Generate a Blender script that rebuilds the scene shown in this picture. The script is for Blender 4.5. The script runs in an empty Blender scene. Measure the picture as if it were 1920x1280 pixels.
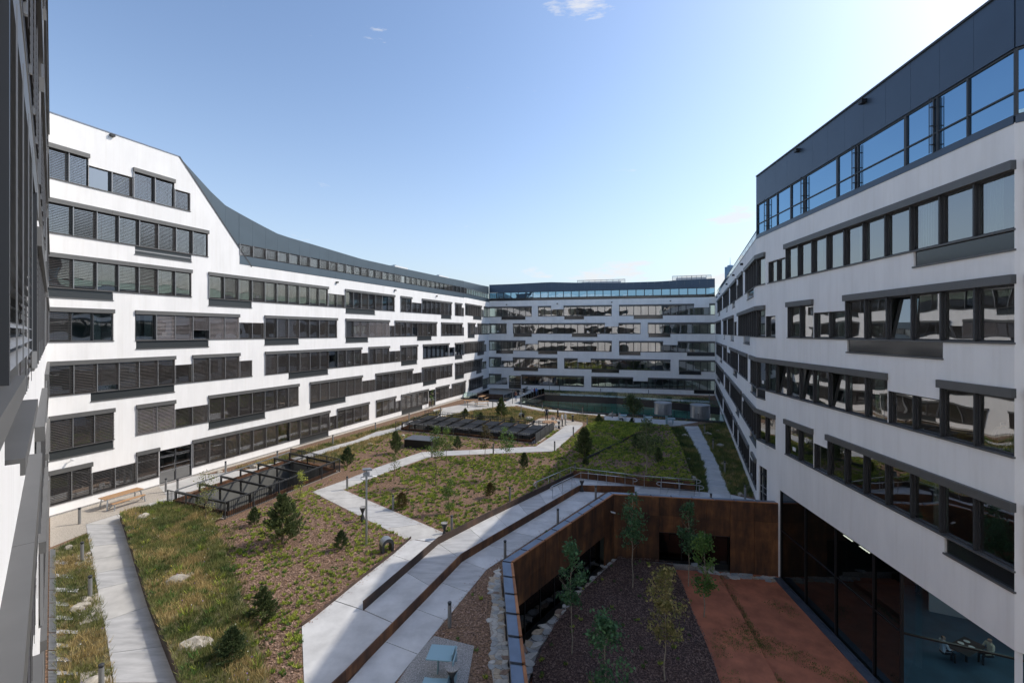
import bpy, bmesh, math, random
from mathutils import Vector, Matrix, noise
from mathutils.geometry import delaunay_2d_cdt
import numpy as np
R = math.radians
random.seed(7); np.random.seed(7)
sc = bpy.context.scene
COL = sc.collection
# ------------------------------------------------------------------ camera, sky, sun, exposure
F = 853.3; CX = 960.0; HY = 622.0; CZ = 11.8
cam_d = bpy.data.cameras.new('camera'); cam = bpy.data.objects.new('camera', cam_d); COL.objects.link(cam)
cam.location = (0, 0, CZ); cam.rotation_euler = (R(90), 0, 0)
cam_d.sensor_width = 36.0; cam_d.lens = 36.0 * F / 1920.0; cam_d.shift_y = -18.0 / 1920.0
cam_d.clip_start = 0.05; cam_d.clip_end = 9000
sc.camera = cam
SUN_AZ = 70.0; SUN_EL = 42.5                       # azimuth measured from +Y towards +X
w = bpy.data.worlds.new('World'); sc.world = w; w.use_nodes = True
wn = w.node_tree; wn.nodes.clear()
sky = wn.nodes.new('ShaderNodeTexSky'); sky.sky_type = 'NISHITA'; sky.sun_disc = False
sky.sun_elevation = R(SUN_EL); sky.sun_rotation = R(SUN_AZ); sky.air_density = 1.0; sky.dust_density = 1.0; sky.ozone_density = 1.6
bg = wn.nodes.new('ShaderNodeBackground'); bg.inputs[1].default_value = 0.148
wo = wn.nodes.new('ShaderNodeOutputWorld')
tc = wn.nodes.new('ShaderNodeTexCoord')
mp = wn.nodes.new('ShaderNodeMapping'); mp.inputs['Scale'].default_value = (2.2, 2.2, 9.0); mp.inputs['Location'].default_value = (3.3, 1.7, 5.2)
nz = wn.nodes.new('ShaderNodeTexNoise'); nz.inputs['Scale'].default_value = 4.5; nz.inputs['Detail'].default_value = 9; nz.inputs['Roughness'].default_value = 0.62
cr = wn.nodes.new('ShaderNodeValToRGB'); cr.color_ramp.elements[0].position = 0.67; cr.color_ramp.elements[1].position = 0.80
cr.color_ramp.elements[0].color = (0, 0, 0, 1); cr.color_ramp.elements[1].color = (0.75, 0.75, 0.75, 1)
mx = wn.nodes.new('ShaderNodeMix'); mx.data_type = 'RGBA'; mx.inputs[7].default_value = (3.6, 3.6, 3.65, 1)
L_ = wn.links.new
L_(tc.outputs['Generated'], mp.inputs[0]); L_(mp.outputs[0], nz.inputs['Vector']); L_(nz.outputs[0], cr.inputs[0])
sx_ = wn.nodes.new('ShaderNodeSeparateXYZ'); L_(tc.outputs['Generated'], sx_.inputs[0])
blob = None
for (cx_, cy_, rr_) in ((1085, 2, 2.8), (1372, 404, 3.4), (1150, 514, 6.5), (1010, 512, 3.0), (560, 438, 2.5), (1320, 520, 5.0)):
    dv_ = Vector(((cx_ - CX) / F, 1, (HY - cy_) / F)); dv_.z *= 3.0; dv_.normalize()
    sc_ = wn.nodes.new('ShaderNodeVectorMath'); sc_.operation = 'MULTIPLY'; sc_.inputs[1].default_value = (1, 1, 3.0); L_(tc.outputs['Generated'], sc_.inputs[0])
    nn_ = wn.nodes.new('ShaderNodeVectorMath'); nn_.operation = 'NORMALIZE'; L_(sc_.outputs[0], nn_.inputs[0])
    dt_ = wn.nodes.new('ShaderNodeVectorMath'); dt_.operation = 'DOT_PRODUCT'; dt_.inputs[1].default_value = dv_; L_(nn_.outputs[0], dt_.inputs[0])
    mr_ = wn.nodes.new('ShaderNodeMapRange'); mr_.inputs[1].default_value = math.cos(R(rr_)); mr_.inputs[2].default_value = 1.0; mr_.interpolation_type = 'SMOOTHSTEP'; L_(dt_.outputs['Value'], mr_.inputs[0])
    if blob is None: blob = mr_.outputs[0]
    else: ad_ = wn.nodes.new('ShaderNodeMath'); ad_.operation = 'MAXIMUM'; L_(blob, ad_.inputs[0]); L_(mr_.outputs[0], ad_.inputs[1]); blob = ad_.outputs[0]
bs_ = wn.nodes.new('ShaderNodeMath'); bs_.operation = 'MULTIPLY'; bs_.inputs[1].default_value = 0.27; L_(blob, bs_.inputs[0])
na_ = wn.nodes.new('ShaderNodeMath'); na_.operation = 'ADD'; L_(nz.outputs[0], na_.inputs[0]); L_(bs_.outputs[0], na_.inputs[1]); L_(na_.outputs[0], cr.inputs[0])
mk_ = wn.nodes.new('ShaderNodeMapRange'); mk_.inputs[1].default_value = 0.0; mk_.inputs[2].default_value = 0.06; L_(sx_.outputs[2], mk_.inputs[0])
ml_ = wn.nodes.new('ShaderNodeMath'); ml_.operation = 'MULTIPLY'; L_(cr.outputs[0], ml_.inputs[0]); L_(mk_.outputs[0], ml_.inputs[1])
L_(ml_.outputs[0], mx.inputs[0]); hsv = wn.nodes.new('ShaderNodeHueSaturation'); hsv.inputs['Saturation'].default_value = 0.97; gm_ = wn.nodes.new('ShaderNodeGamma'); gm_.inputs[1].default_value = 1.14; L_(sky.outputs[0], gm_.inputs[0]); L_(gm_.outputs[0], hsv.inputs['Color'])
tint = wn.nodes.new('ShaderNodeMix'); tint.data_type = 'RGBA'; tint.blend_type = 'MULTIPLY'; tint.inputs[0].default_value = 1.0; tint.inputs[7].default_value = (0.755, 0.750, 0.735, 1); L_(hsv.outputs[0], tint.inputs[6])
om_ = wn.nodes.new('ShaderNodeMath'); om_.operation = 'SUBTRACT'; om_.use_clamp = True; om_.inputs[0].default_value = 1.0; L_(sx_.outputs[2], om_.inputs[1])
pw_ = wn.nodes.new('ShaderNodeMath'); pw_.operation = 'POWER'; pw_.inputs[1].default_value = 4.6; L_(om_.outputs[0], pw_.inputs[0])
pm_ = wn.nodes.new('ShaderNodeMath'); pm_.operation = 'MULTIPLY'; pm_.inputs[1].default_value = 0.95; L_(pw_.outputs[0], pm_.inputs[0])
hz_ = wn.nodes.new('ShaderNodeMix'); hz_.data_type = 'RGBA'; hz_.inputs[7].default_value = (2.3, 2.5, 2.78, 1); L_(pm_.outputs[0], hz_.inputs[0]); L_(tint.outputs[2], hz_.inputs[6])
L_(hz_.outputs[2], mx.inputs[6]); L_(mx.outputs[2], bg.inputs[0]); L_(bg.outputs[0], wo.inputs[0])
sd = bpy.data.lights.new('sun', 'SUN'); sun = bpy.data.objects.new('sun', sd); COL.objects.link(sun)
sd.energy = 2.0; sd.angle = R(0.53); sd.color = (1.0, 0.93, 0.83)
sdir = Vector((math.sin(R(SUN_AZ)) * math.cos(R(SUN_EL)), math.cos(R(SUN_AZ)) * math.cos(R(SUN_EL)), math.sin(R(SUN_EL))))
sun.rotation_euler = sdir.to_track_quat('Z', 'Y').to_euler()
sc.view_settings.view_transform = 'Standard'; sc.view_settings.look = 'None'
sc.view_settings.exposure = 0.74; sc.view_settings.gamma = 1.0; sc.view_settings.use_curve_mapping = False

# ------------------------------------------------------------------ helpers
def G(x, y, z=0.0):                                  # picture point -> point of the horizontal plane z
    Y = (CZ - z) * F / (y - HY)
    return Vector(((x - CX) / F * Y, Y, z))
def GP(pts, z=0.0): return [G(x, y, z) for x, y in pts]
def at(x, Y, z): return Vector(((x - CX) / F * Y, Y, z))
def tag(o, label=None, cat=None, group=None, kind=None):
    if label: o['label'] = label
    if cat: o['category'] = cat
    if group: o['group'] = group
    if kind: o['kind'] = kind
    return o
def link(name, me, parent=None, loc=None, rz=None, scale=None):
    o = bpy.data.objects.new(name, me); COL.objects.link(o)
    if parent: o.parent = parent
    if loc is not None: o.location = loc
    if rz is not None: o.rotation_euler = (0, 0, rz)
    if scale is not None: o.scale = scale
    return o
def empty(name, loc=(0, 0, 0), rz=0, **k):
    o = bpy.data.objects.new(name, None); COL.objects.link(o); o.location = loc; o.rotation_euler = (0, 0, rz)
    o.empty_display_size = 0.2
    return tag(o, **k)
def copy_tree(o, parent=None):
    c = o.copy(); COL.objects.link(c); c.parent = parent
    for ch in list(o.children): copy_tree(ch, c)
    return c
class MB:
    def __init__(s): s.v = []; s.f = []; s.m = []
    def add(s, vs, fs, m=0):
        b = len(s.v); s.v += [tuple(v) for v in vs]; s.f += [tuple(i + b for i in f) for f in fs]; s.m += [m] * len(fs)
    def box(s, x0, x1, y0, y1, z0, z1, m=0, M=None):
        vs = [Vector((x, y, z)) for z in (z0, z1) for y in (y0, y1) for x in (x0, x1)]
        if M: vs = [M @ v for v in vs]
        s.add(vs, [(0, 2, 3, 1), (4, 5, 7, 6), (0, 1, 5, 4), (2, 6, 7, 3), (0, 4, 6, 2), (1, 3, 7, 5)], m)
    def quad(s, a, b, c, d, m=0): s.add([a, b, c, d], [(0, 1, 2, 3)], m)
    def tube(s, p, q, r0, r1=None, n=8, cap=True, m=0):
        p = Vector(p); q = Vector(q); r1 = r0 if r1 is None else r1
        d = (q - p).normalized(); a = d.orthogonal().normalized(); b = d.cross(a)
        vs = []
        for c, r in ((p, r0), (q, r1)):
            for i in range(n):
                t = 2 * math.pi * i / n; vs.append(c + a * math.cos(t) * r + b * math.sin(t) * r)
        fs = [(i, (i + 1) % n, n + (i + 1) % n, n + i) for i in range(n)]
        if cap: fs += [tuple(reversed(range(n))), tuple(range(n, 2 * n))]
        s.add(vs, fs, m)
    def lathe(s, prof, n=20, m=0, c=(0, 0, 0)):
        vs = []
        for r, z in prof:
            for i in range(n):
                t = 2 * math.pi * i / n; vs.append((c[0] + r * math.cos(t), c[1] + r * math.sin(t), c[2] + z))
        fs = [(k * n + i, k * n + (i + 1) % n, (k + 1) * n + (i + 1) % n, (k + 1) * n + i) for k in range(len(prof) - 1) for i in range(n)]
        fs += [tuple(reversed(range(n))), tuple(range((len(prof) - 1) * n, len(prof) * n))]
        s.add(vs, fs, m)
    def prism(s, poly, z0, z1, m=0):                 # poly: xy list; z0,z1 numbers
        n = len(poly)
        vs = [(p[0], p[1], z0) for p in poly] + [(p[0], p[1], z1) for p in poly]
        area = sum(poly[i][0] * poly[(i + 1) % n][1] - poly[(i + 1) % n][0] * poly[i][1] for i in range(n))
        top = tuple(range(n, 2 * n)); bot = tuple(reversed(range(n)))
        sides = [(i, (i + 1) % n, n + (i + 1) % n, n + i) for i in range(n)]
        if area < 0: top = tuple(reversed(top)); bot = tuple(reversed(bot)); sides = [tuple(reversed(f)) for f in sides]
        s.add(vs, [bot, top] + sides, m)
    def mesh(s, name, mats, smooth=False):
        me = bpy.data.meshes.new(name); me.from_pydata(s.v, [], s.f); 
        for mt in (mats if isinstance(mats, (list, tuple)) else [mats]): me.materials.append(mt)
        me.polygons.foreach_set('material_index', s.m)
        if smooth: me.polygons.foreach_set('use_smooth', [True] * len(s.f))
        me.update(); return me
    def build(s, name, mats, parent=None, smooth=False, loc=None, rz=None):
        return link(name, s.mesh(name, mats, smooth), parent, loc, rz)
def inpoly(x, y, P):
    c = False; n = len(P); j = n - 1
    for i in range(n):
        xi, yi = P[i][0], P[i][1]; xj, yj = P[j][0], P[j][1]
        if (yi > y) != (yj > y) and x < (xj - xi) * (y - yi) / (yj - yi) + xi: c = not c
        j = i
    return c
def segdist(x, y, P, closed=False):
    best = 1e9; n = len(P)
    for i in range(n if closed else n - 1):
        a = P[i]; b = P[(i + 1) % n]; dx = b[0] - a[0]; dy = b[1] - a[1]
        t = max(0, min(1, ((x - a[0]) * dx + (y - a[1]) * dy) / (dx * dx + dy * dy + 1e-9)))
        best = min(best, math.hypot(x - a[0] - t * dx, y - a[1] - t * dy))
    return best
def sheet(name, poly, mat, z=0.0, holes=(), zf=None, grid=None, parent=None):
    pts = []; edges = []
    for P in [poly] + list(holes):
        b = len(pts); n = len(P); pts += [Vector((p[0], p[1])) for p in P]; edges += [(b + i, b + (i + 1) % n) for i in range(n)]
    if grid:
        xs = [p[0] for p in poly]; ys = [p[1] for p in poly]
        y = min(ys)
        while y < max(ys):
            x = min(xs)
            while x < max(xs):
                px_, py_ = x + random.uniform(-.2, .2) * grid, y + random.uniform(-.2, .2) * grid
                if inpoly(px_, py_, poly): pts.append(Vector((px_, py_)))
                x += grid
            y += grid
    vo, eo, fo, *_ = delaunay_2d_cdt(pts, edges, [], 0, 1e-5)
    fs = []
    for f in fo:
        cx = sum(vo[i].x for i in f) / len(f); cy = sum(vo[i].y for i in f) / len(f)
        if inpoly(cx, cy, poly) and not any(inpoly(cx, cy, h) for h in holes):
            a, b, c = [vo[i] for i in f[:3]]
            fs.append(tuple(f) if (b - a).cross(c - a) > 0 else tuple(reversed(f)))
    me = bpy.data.meshes.new(name); me.from_pydata([(v.x, v.y, z + (zf(v.x, v.y) if zf else 0)) for v in vo], [], fs)
    me.materials.append(mat); me.update()
    return link(name, me, parent)

# ------------------------------------------------------------------ materials
def nodes(name):
    m = bpy.data.materials.new(name); m.use_nodes = True; nt = m.node_tree
    return m, nt, nt.nodes['Principled BSDF']
def mat(name, col, rough=0.6, metal=0.0, var=0.0, scale=3.0, bump=0.0, bscale=30.0, spec=0.5, col2=None, stretch=(1, 1, 1), detail=6, contrast=(0.35, 0.65)):
    m, nt, p = nodes(name)
    p.inputs['Roughness'].default_value = rough; p.inputs['Metallic'].default_value = metal
    p.inputs['Specular IOR Level'].default_value = spec
    p.inputs['Base Color'].default_value = (*col, 1)
    tcn = nt.nodes.new('ShaderNodeNewGeometry'); mpn = nt.nodes.new('ShaderNodeMapping'); mpn.inputs['Scale'].default_value = stretch
    nt.links.new(tcn.outputs['Position'], mpn.inputs[0])
    if var or col2:
        n = nt.nodes.new('ShaderNodeTexNoise'); n.inputs['Scale'].default_value = scale; n.inputs['Detail'].default_value = detail; n.inputs['Roughness'].default_value = .6
        r = nt.nodes.new('ShaderNodeValToRGB'); r.color_ramp.elements[0].position = contrast[0]; r.color_ramp.elements[1].position = contrast[1]
        c2 = col2 if col2 else tuple(min(1, c * (1 + var)) for c in col); c1 = col if col2 else tuple(c * (1 - var) for c in col)
        r.color_ramp.elements[0].color = (*c1, 1); r.color_ramp.elements[1].color = (*c2, 1)
        nt.links.new(mpn.outputs[0], n.inputs['Vector']); nt.links.new(n.outputs[0], r.inputs[0]); nt.links.new(r.outputs[0], p.inputs['Base Color'])
    if bump:
        n2 = nt.nodes.new('ShaderNodeTexNoise'); n2.inputs['Scale'].default_value = bscale; n2.inputs['Detail'].default_value = 5
        b = nt.nodes.new('ShaderNodeBump'); b.inputs['Strength'].default_value = bump; b.inputs['Distance'].default_value = .02
        nt.links.new(tcn.outputs['Position'], n2.inputs['Vector']); nt.links.new(n2.outputs[0], b.inputs['Height']); nt.links.new(b.outputs[0], p.inputs['Normal'])
    return m
def glass(name, tint, ior, gl=(1, 1, 1), rough=0.0, wob=0.007, base=0.0):
    m, nt, p = nodes(name); nt.nodes.remove(p); out = nt.nodes['Material Output']
    tr = nt.nodes.new('ShaderNodeBsdfTransparent'); tr.inputs[0].default_value = (*tint, 1)
    g = nt.nodes.new('ShaderNodeBsdfGlossy'); g.inputs['Color'].default_value = (*gl, 1); g.inputs['Roughness'].default_value = rough
    fr = nt.nodes.new('ShaderNodeFresnel'); fr.inputs[0].default_value = ior
    ad = nt.nodes.new('ShaderNodeMath'); ad.operation = 'ADD'; ad.use_clamp = True; ad.inputs[1].default_value = base
    mxs = nt.nodes.new('ShaderNodeMixShader')
    geo = nt.nodes.new('ShaderNodeNewGeometry'); n = nt.nodes.new('ShaderNodeTexNoise'); n.inputs['Scale'].default_value = 0.9; n.inputs['Detail'].default_value = 0
    b = nt.nodes.new('ShaderNodeBump'); b.inputs['Strength'].default_value = 1.0; b.inputs['Distance'].default_value = wob
    nt.links.new(geo.outputs['Position'], n.inputs['Vector']); nt.links.new(n.outputs[0], b.inputs['Height']); nt.links.new(b.outputs[0], g.inputs['Normal'])
    nt.links.new(fr.outputs[0], ad.inputs[0]); nt.links.new(ad.outputs[0], mxs.inputs[0]); nt.links.new(tr.outputs[0], mxs.inputs[1]); nt.links.new(g.outputs[0], mxs.inputs[2])
    nt.links.new(mxs.outputs[0], out.inputs[0]); return m
M = {}
M['plaster'] = mat('white_plaster', (.83, .815, .79), .85, var=.04, scale=1.0, bump=.15, bscale=60, spec=.2, stretch=(1, 1, .3))
_m = M['plaster']; _nt = _m.node_tree; _p = _nt.nodes['Principled BSDF']; _src = _p.inputs['Base Color'].links[0].from_socket
_g = _nt.nodes.new('ShaderNodeNewGeometry'); _mp = _nt.nodes.new('ShaderNodeMapping'); _mp.inputs['Scale'].default_value = (2.6, 2.6, .09); _n = _nt.nodes.new('ShaderNodeTexNoise'); _n.inputs['Scale'].default_value = 2.0; _n.inputs['Detail'].default_value = 6
_r = _nt.nodes.new('ShaderNodeValToRGB'); _r.color_ramp.elements[0].position = .30; _r.color_ramp.elements[0].color = (.965, .96, .95, 1); _r.color_ramp.elements[1].position = .52; _r.color_ramp.elements[1].color = (1, 1, 1, 1)
_x = _nt.nodes.new('ShaderNodeMix'); _x.data_type = 'RGBA'; _x.blend_type = 'MULTIPLY'; _x.inputs[0].default_value = 1
_nt.links.new(_g.outputs['Position'], _mp.inputs[0]); _nt.links.new(_mp.outputs[0], _n.inputs['Vector']); _nt.links.new(_n.outputs[0], _r.inputs[0]); _nt.links.new(_r.outputs[0], _x.inputs[7]); _nt.links.new(_src, _x.inputs[6]); _nt.links.new(_x.outputs[2], _p.inputs['Base Color'])
M['frame'] = mat('dark_frame', (.05, .052, .056), .45, .3)
M['header'] = mat('shutter_box_grey', (.125, .123, .118), .5, .25, var=.06, scale=2)
M['rail'] = mat('guide_rail', (.27, .27, .27), .4, .5)
M['slat'] = mat('blind_slat', (.085, .076, .071), .45, .25, var=.15, scale=.8)
M['slat_light'] = mat('blind_slat_light', (.36, .33, .33), .38, .35, var=.1, scale=.8)
M['apron'] = mat('apron_glass', (.022, .024, .026), .12, 0, spec=.8)
M['apron_lit'] = mat('apron_panel', (.045, .05, .052), .3, 0.1)  # lighter copy of the apron glass, sunlight put into its colour
M['pane'] = glass('window_glass', (.50, .60, .58), 1.8, base=.20)
M['pane_blue'] = glass('blue_glass', (.10, .22, .32), 1.9, gl=(.40, .64, .86), base=.50, wob=.008)
M['pane_dark'] = glass('dark_glass', (.10, .12, .125), 1.5, base=.02, wob=.003)
M['pane_hall'] = glass('hall_glass', (.55, .80, 1.0), 1.4, base=.01, wob=.002)
M['pane_rail'] = glass('balustrade_glass', (.80, .90, .88), 1.28, base=.01, wob=.002)
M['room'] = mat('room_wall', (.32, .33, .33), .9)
M['room_floor'] = mat('room_floor', (.16, .155, .15), .6)
M['curtain'] = mat('curtain', (.5, .52, .5), .9)
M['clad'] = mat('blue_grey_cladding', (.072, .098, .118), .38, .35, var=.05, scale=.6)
M['clad_shade'] = mat('shaded_cladding', (.055, .080, .115), .35, .3, var=.05, scale=.6)  # darker copy of the same cladding for shaded wings, shade in its colour
M['zinc'] = mat('zinc_coping', (.15, .175, .215), .35, .6, var=.1, scale=2.2)
M['concrete'] = mat('path_concrete', (.48, .465, .435), .85, var=.13, scale=.9, bump=.2, bscale=25)
M['concrete2'] = mat('ramp_concrete', (.53, .525, .51), .8, var=.15, scale=.8, bump=.15, bscale=25, stretch=(1, 1, 1))
M['concrete3'] = mat('ramp_concrete_streaked', (.44, .435, .425), .8, var=.16, scale=1.6, stretch=(.5, 2.2, 1), bump=.15, bscale=25)
M['joint'] = mat('joint_fill', (.12, .115, .105), .9)
M['gravel'] = mat('gravel', (.42, .375, .315), .95, var=.35, scale=28, bump=.8, bscale=45, detail=3)
M['gravel_grey'] = mat('washed_gravel', (.30, .29, .275), .95, var=.55, scale=35, bump=.8, bscale=50, detail=3)
M['mulch'] = mat('bark_mulch', (.060, .036, .024), .95, col2=(.36, .215, .125), scale=13, bump=1.0, bscale=22, detail=4, contrast=(.38, .68))
M['mulch_dark'] = mat('dark_bark_mulch', (.040, .022, .018), .95, col2=(.17, .10, .08), scale=14, bump=1.0, bscale=24, detail=4, contrast=(.4, .72))
M['chip'] = mat('wood_chip', (.17, .10, .07), .9, col2=(.42, .28, .20), scale=9, detail=2)
M['chip_dark'] = mat('wood_chip_dark', (.09, .055, .045), .9, col2=(.26, .17, .135), scale=9, detail=2)
M['soil'] = mat('meadow_soil', (.10, .085, .045), .95, col2=(.20, .17, .08), scale=3, bump=.6, bscale=18)
M['rubber'] = mat('red_rubber', (.46, .155, .080), .9, var=.22, scale=1.1, bump=.6, bscale=55)
M['steel'] = mat('galvanised_steel', (.42, .44, .46), .38, .75, var=.08, scale=3)
M['stainless'] = mat('stainless', (.55, .56, .57), .28, .9)
M['bollard'] = mat('bollard_grey', (.24, .24, .235), .45, .3)
M['black'] = mat('black_metal', (.018, .019, .021), .4, .3)
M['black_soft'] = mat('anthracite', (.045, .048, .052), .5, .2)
M['wood'] = mat('table_wood', (.42, .25, .13), .6, var=.2, scale=4, stretch=(1, 6, 1))
M['blue_metal'] = mat('pale_blue_metal', (.26, .40, .44), .4, .1)
M['cream'] = mat('stone_limestone', (.20, .175, .14), .9, scale=2.6, bump=1.0, bscale=7, col2=(.46, .42, .35), contrast=(.3, .6))
M['st1'] = mat('flag_white', (.52, .50, .45), .8, var=.15, scale=5, bump=.5, bscale=14)
M['st2'] = mat('flag_buff', (.44, .36, .26), .8, var=.2, scale=5, bump=.5, bscale=14)
M['st3'] = mat('flag_brown', (.27, .19, .14), .8, var=.2, scale=5, bump=.5, bscale=14)
M['st4'] = mat('flag_grey', (.36, .37, .36), .8, var=.15, scale=5, bump=.5, bscale=14)
M['bark'] = mat('bark', (.16, .12, .085), .9, var=.3, scale=12, bump=.6, bscale=40)
M['bark_pale'] = mat('pale_bark', (.30, .25, .19), .9, var=.3, scale=12, bump=.6, bscale=40)
M['white'] = mat('white_paint', (.75, .75, .74), .4)
M['pitwall'] = mat('pit_wall_grey', (.13, .13, .12), .8, var=.2, scale=.8)
M['far'] = mat('hazed_tower', (.17, .28, .42), .5, var=.1, scale=.1)  # bluish tower colour, distance haze painted into it
M['teal'] = mat('pool_hall_teal', (.10, .36, .36), .3, var=.3, scale=.5)
M['tileb'] = mat('blue_floor', (.055, .12, .18), .5, var=.15, scale=1.0)
M['asphalt'] = mat('far_ground', (.08, .085, .07), .9, var=.3, scale=.05)
def leaf(name, c1, c2, scale=2.0, rough=.6, tl=.25):
    m, nt, p = nodes(name); out = nt.nodes['Material Output']
    geo = nt.nodes.new('ShaderNodeNewGeometry'); n = nt.nodes.new('ShaderNodeTexNoise'); n.inputs['Scale'].default_value = scale; n.inputs['Detail'].default_value = 4
    r = nt.nodes.new('ShaderNodeValToRGB'); r.color_ramp.elements[0].position = .36; r.color_ramp.elements[1].position = .64
    r.color_ramp.elements[0].color = (*c1, 1); r.color_ramp.elements[1].color = (*c2, 1)
    hs = nt.nodes.new('ShaderNodeHueSaturation'); mr = nt.nodes.new('ShaderNodeMapRange'); mr.inputs[3].default_value = .65; mr.inputs[4].default_value = 1.4
    nt.links.new(geo.outputs['Random Per Island'], mr.inputs[0]); nt.links.new(mr.outputs[0], hs.inputs['Value'])
    nt.links.new(geo.outputs['Position'], n.inputs['Vector']); nt.links.new(n.outputs[0], r.inputs[0]); nt.links.new(r.outputs[0], hs.inputs['Color'])
    nt.links.new(hs.outputs[0], p.inputs['Base Color']); p.inputs['Roughness'].default_value = rough; p.inputs['Specular IOR Level'].default_value = .25
    t = nt.nodes.new('ShaderNodeBsdfTranslucent'); nt.links.new(hs.outputs[0], t.inputs[0])
    mxs = nt.nodes.new('ShaderNodeMixShader'); mxs.inputs[0].default_value = tl
    nt.links.new(p.outputs[0], mxs.inputs[1]); nt.links.new(t.outputs[0], mxs.inputs[2]); nt.links.new(mxs.outputs[0], out.inputs[0])
    return m
M['pine'] = leaf('pine_needles', (.07, .10, .038), (.16, .19, .075), 3)
M['pine_dark'] = leaf('dark_needles', (.045, .072, .03), (.11, .145, .06), 3)
M['rust'] = leaf('rusty_foliage', (.11, .07, .03), (.10, .10, .035), 4)
M['tree'] = leaf('tree_leaves', (.045, .105, .05), (.10, .19, .08), 3)
M['tree_y'] = leaf('yellow_leaves', (.16, .17, .05), (.34, .27, .11), 4)
M['tree_l'] = leaf('light_leaves', (.07, .13, .03), (.15, .21, .05), 3)
M['lime'] = leaf('lime_leaves', (.27, .35, .05), (.44, .47, .09), 1.2)
M['green'] = leaf('ground_leaves', (.07, .15, .035), (.15, .24, .06), 1.2)
M['grass'] = leaf('meadow_green', (.12, .145, .045), (.23, .23, .08), .7)
M['straw'] = leaf('meadow_straw', (.32, .25, .11), (.50, .38, .17), .7)
M['grass_dark'] = leaf('meadow_dark', (.05, .085, .03), (.11, .15, .05), .7)
M['flower_w'] = mat('white_petals', (.75, .75, .70), .7)
M['flower_y'] = mat('yellow_petals', (.7, .5, .04), .7)
M['flower_p'] = mat('purple_petals', (.25, .16, .48), .7)
# weathering steel: vertical streaks of dark and orange brown
def corten(name, c1, c2, c3):
    m, nt, p = nodes(name); geo = nt.nodes.new('ShaderNodeNewGeometry')
    mpn = nt.nodes.new('ShaderNodeMapping'); mpn.inputs['Scale'].default_value = (1.5, 1.5, .26)
    n = nt.nodes.new('ShaderNodeTexNoise'); n.inputs['Scale'].default_value = 1.6; n.inputs['Detail'].default_value = 7; n.inputs['Roughness'].default_value = .65
    n2 = nt.nodes.new('ShaderNodeTexNoise'); n2.inputs['Scale'].default_value = 1.1; n2.inputs['Detail'].default_value = 5
    r = nt.nodes.new('ShaderNodeValToRGB'); e = r.color_ramp.elements; e[0].position = .33; e[0].color = (*c1, 1); e[1].position = .72; e[1].color = (*c3, 1)
    k = e.new(.52); k.color = (*c2, 1)
    a = nt.nodes.new('ShaderNodeMath'); a.operation = 'MULTIPLY_ADD'; a.inputs[1].default_value = .55; b = nt.nodes.new('ShaderNodeMath'); b.operation = 'MULTIPLY'; b.inputs[1].default_value = .45
    nt.links.new(geo.outputs['Position'], mpn.inputs[0]); nt.links.new(mpn.outputs[0], n.inputs['Vector']); nt.links.new(geo.outputs['Position'], n2.inputs['Vector'])
    nt.links.new(n2.outputs[0], b.inputs[0]); nt.links.new(n.outputs[0], a.inputs[0]); nt.links.new(b.outputs[0], a.inputs[2]); nt.links.new(a.outputs[0], r.inputs[0])
    oi = nt.nodes.new('ShaderNodeObjectInfo'); mr = nt.nodes.new('ShaderNodeMapRange'); mr.inputs[3].default_value = .72; mr.inputs[4].default_value = 1.25
    hs = nt.nodes.new('ShaderNodeHueSaturation'); nt.links.new(oi.outputs['Random'], mr.inputs[0]); nt.links.new(mr.outputs[0], hs.inputs['Value'])
    nt.links.new(r.outputs[0], hs.inputs['Color']); nt.links.new(hs.outputs[0], p.inputs['Base Color']); p.inputs['Roughness'].default_value = .75; return m
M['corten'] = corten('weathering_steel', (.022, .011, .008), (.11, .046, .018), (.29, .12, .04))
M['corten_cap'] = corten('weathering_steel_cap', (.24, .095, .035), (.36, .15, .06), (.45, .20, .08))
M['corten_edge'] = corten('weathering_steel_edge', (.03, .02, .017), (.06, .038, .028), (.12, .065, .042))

# ------------------------------------------------------------------ facades
class Seg:
    """one straight stretch of facade; local x runs along it, local y inwards, z up"""
    def __init__(s, P0, P1, root):
        s.P0 = Vector((*P0, 0)); s.P1 = Vector((*P1, 0)); d = s.P1 - s.P0; s.L = d.length; s.u = d.normalized()
        s.n_in = Vector((-s.u.y, s.u.x, 0)); s.rz = math.atan2(s.u.y, s.u.x); s.root = root
    def s_at(s, x):                                  # picture column -> distance along the facade
        dx = (x - CX) / F; ux, uy = s.u.x, s.u.y
        return (s.P0.x - dx * s.P0.y) / (dx * uy - ux)
    def p(s, a, y=0, z=0): q = s.P0 + s.u * a + s.n_in * y; return Vector((q.x, q.y, z))
    def put(s, name, me, parent=None, a=0, y=0, z=0, scale=None):
        return link(name, me, parent or s.root, s.p(a, y, z), s.rz, scale)
WC = {}
def window_mesh(kind, h, w=1.35):
    key = ('w', kind, round(h, 2))
    if key not in WC:
        b = MB(); t = .055; d0, d1 = .10, .17
        lt = .07 if kind == 'clear' else t
        b.box(0, lt, d0, d1, 0, h); b.box(w - t, w, d0, d1, 0, h); b.box(lt, w - t, d0, d1, 0, .075); b.box(lt, w - t, d0, d1, h - .06, h)
        if kind == 'clear':
            b.box(-.03, .03, -.005, .10, 0, h)
        else:
            b.box(-.024, .024, -.09, -.03, 0, h, 1)
        WC[key] = b.mesh('window', [M['frame'], M['rail']])
    return WC[key]
def pane_mesh(h, m, w=1.35, y=.145):
    key = ('p', round(h, 2), m.name)
    if key not in WC:
        b = MB(); b.quad((.06, y, .05), (w - .05, y, .05), (w - .05, y, h - .05), (.06, y, h - .05)); WC[key] = b.mesh('pane', m)
    return WC[key]
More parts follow.
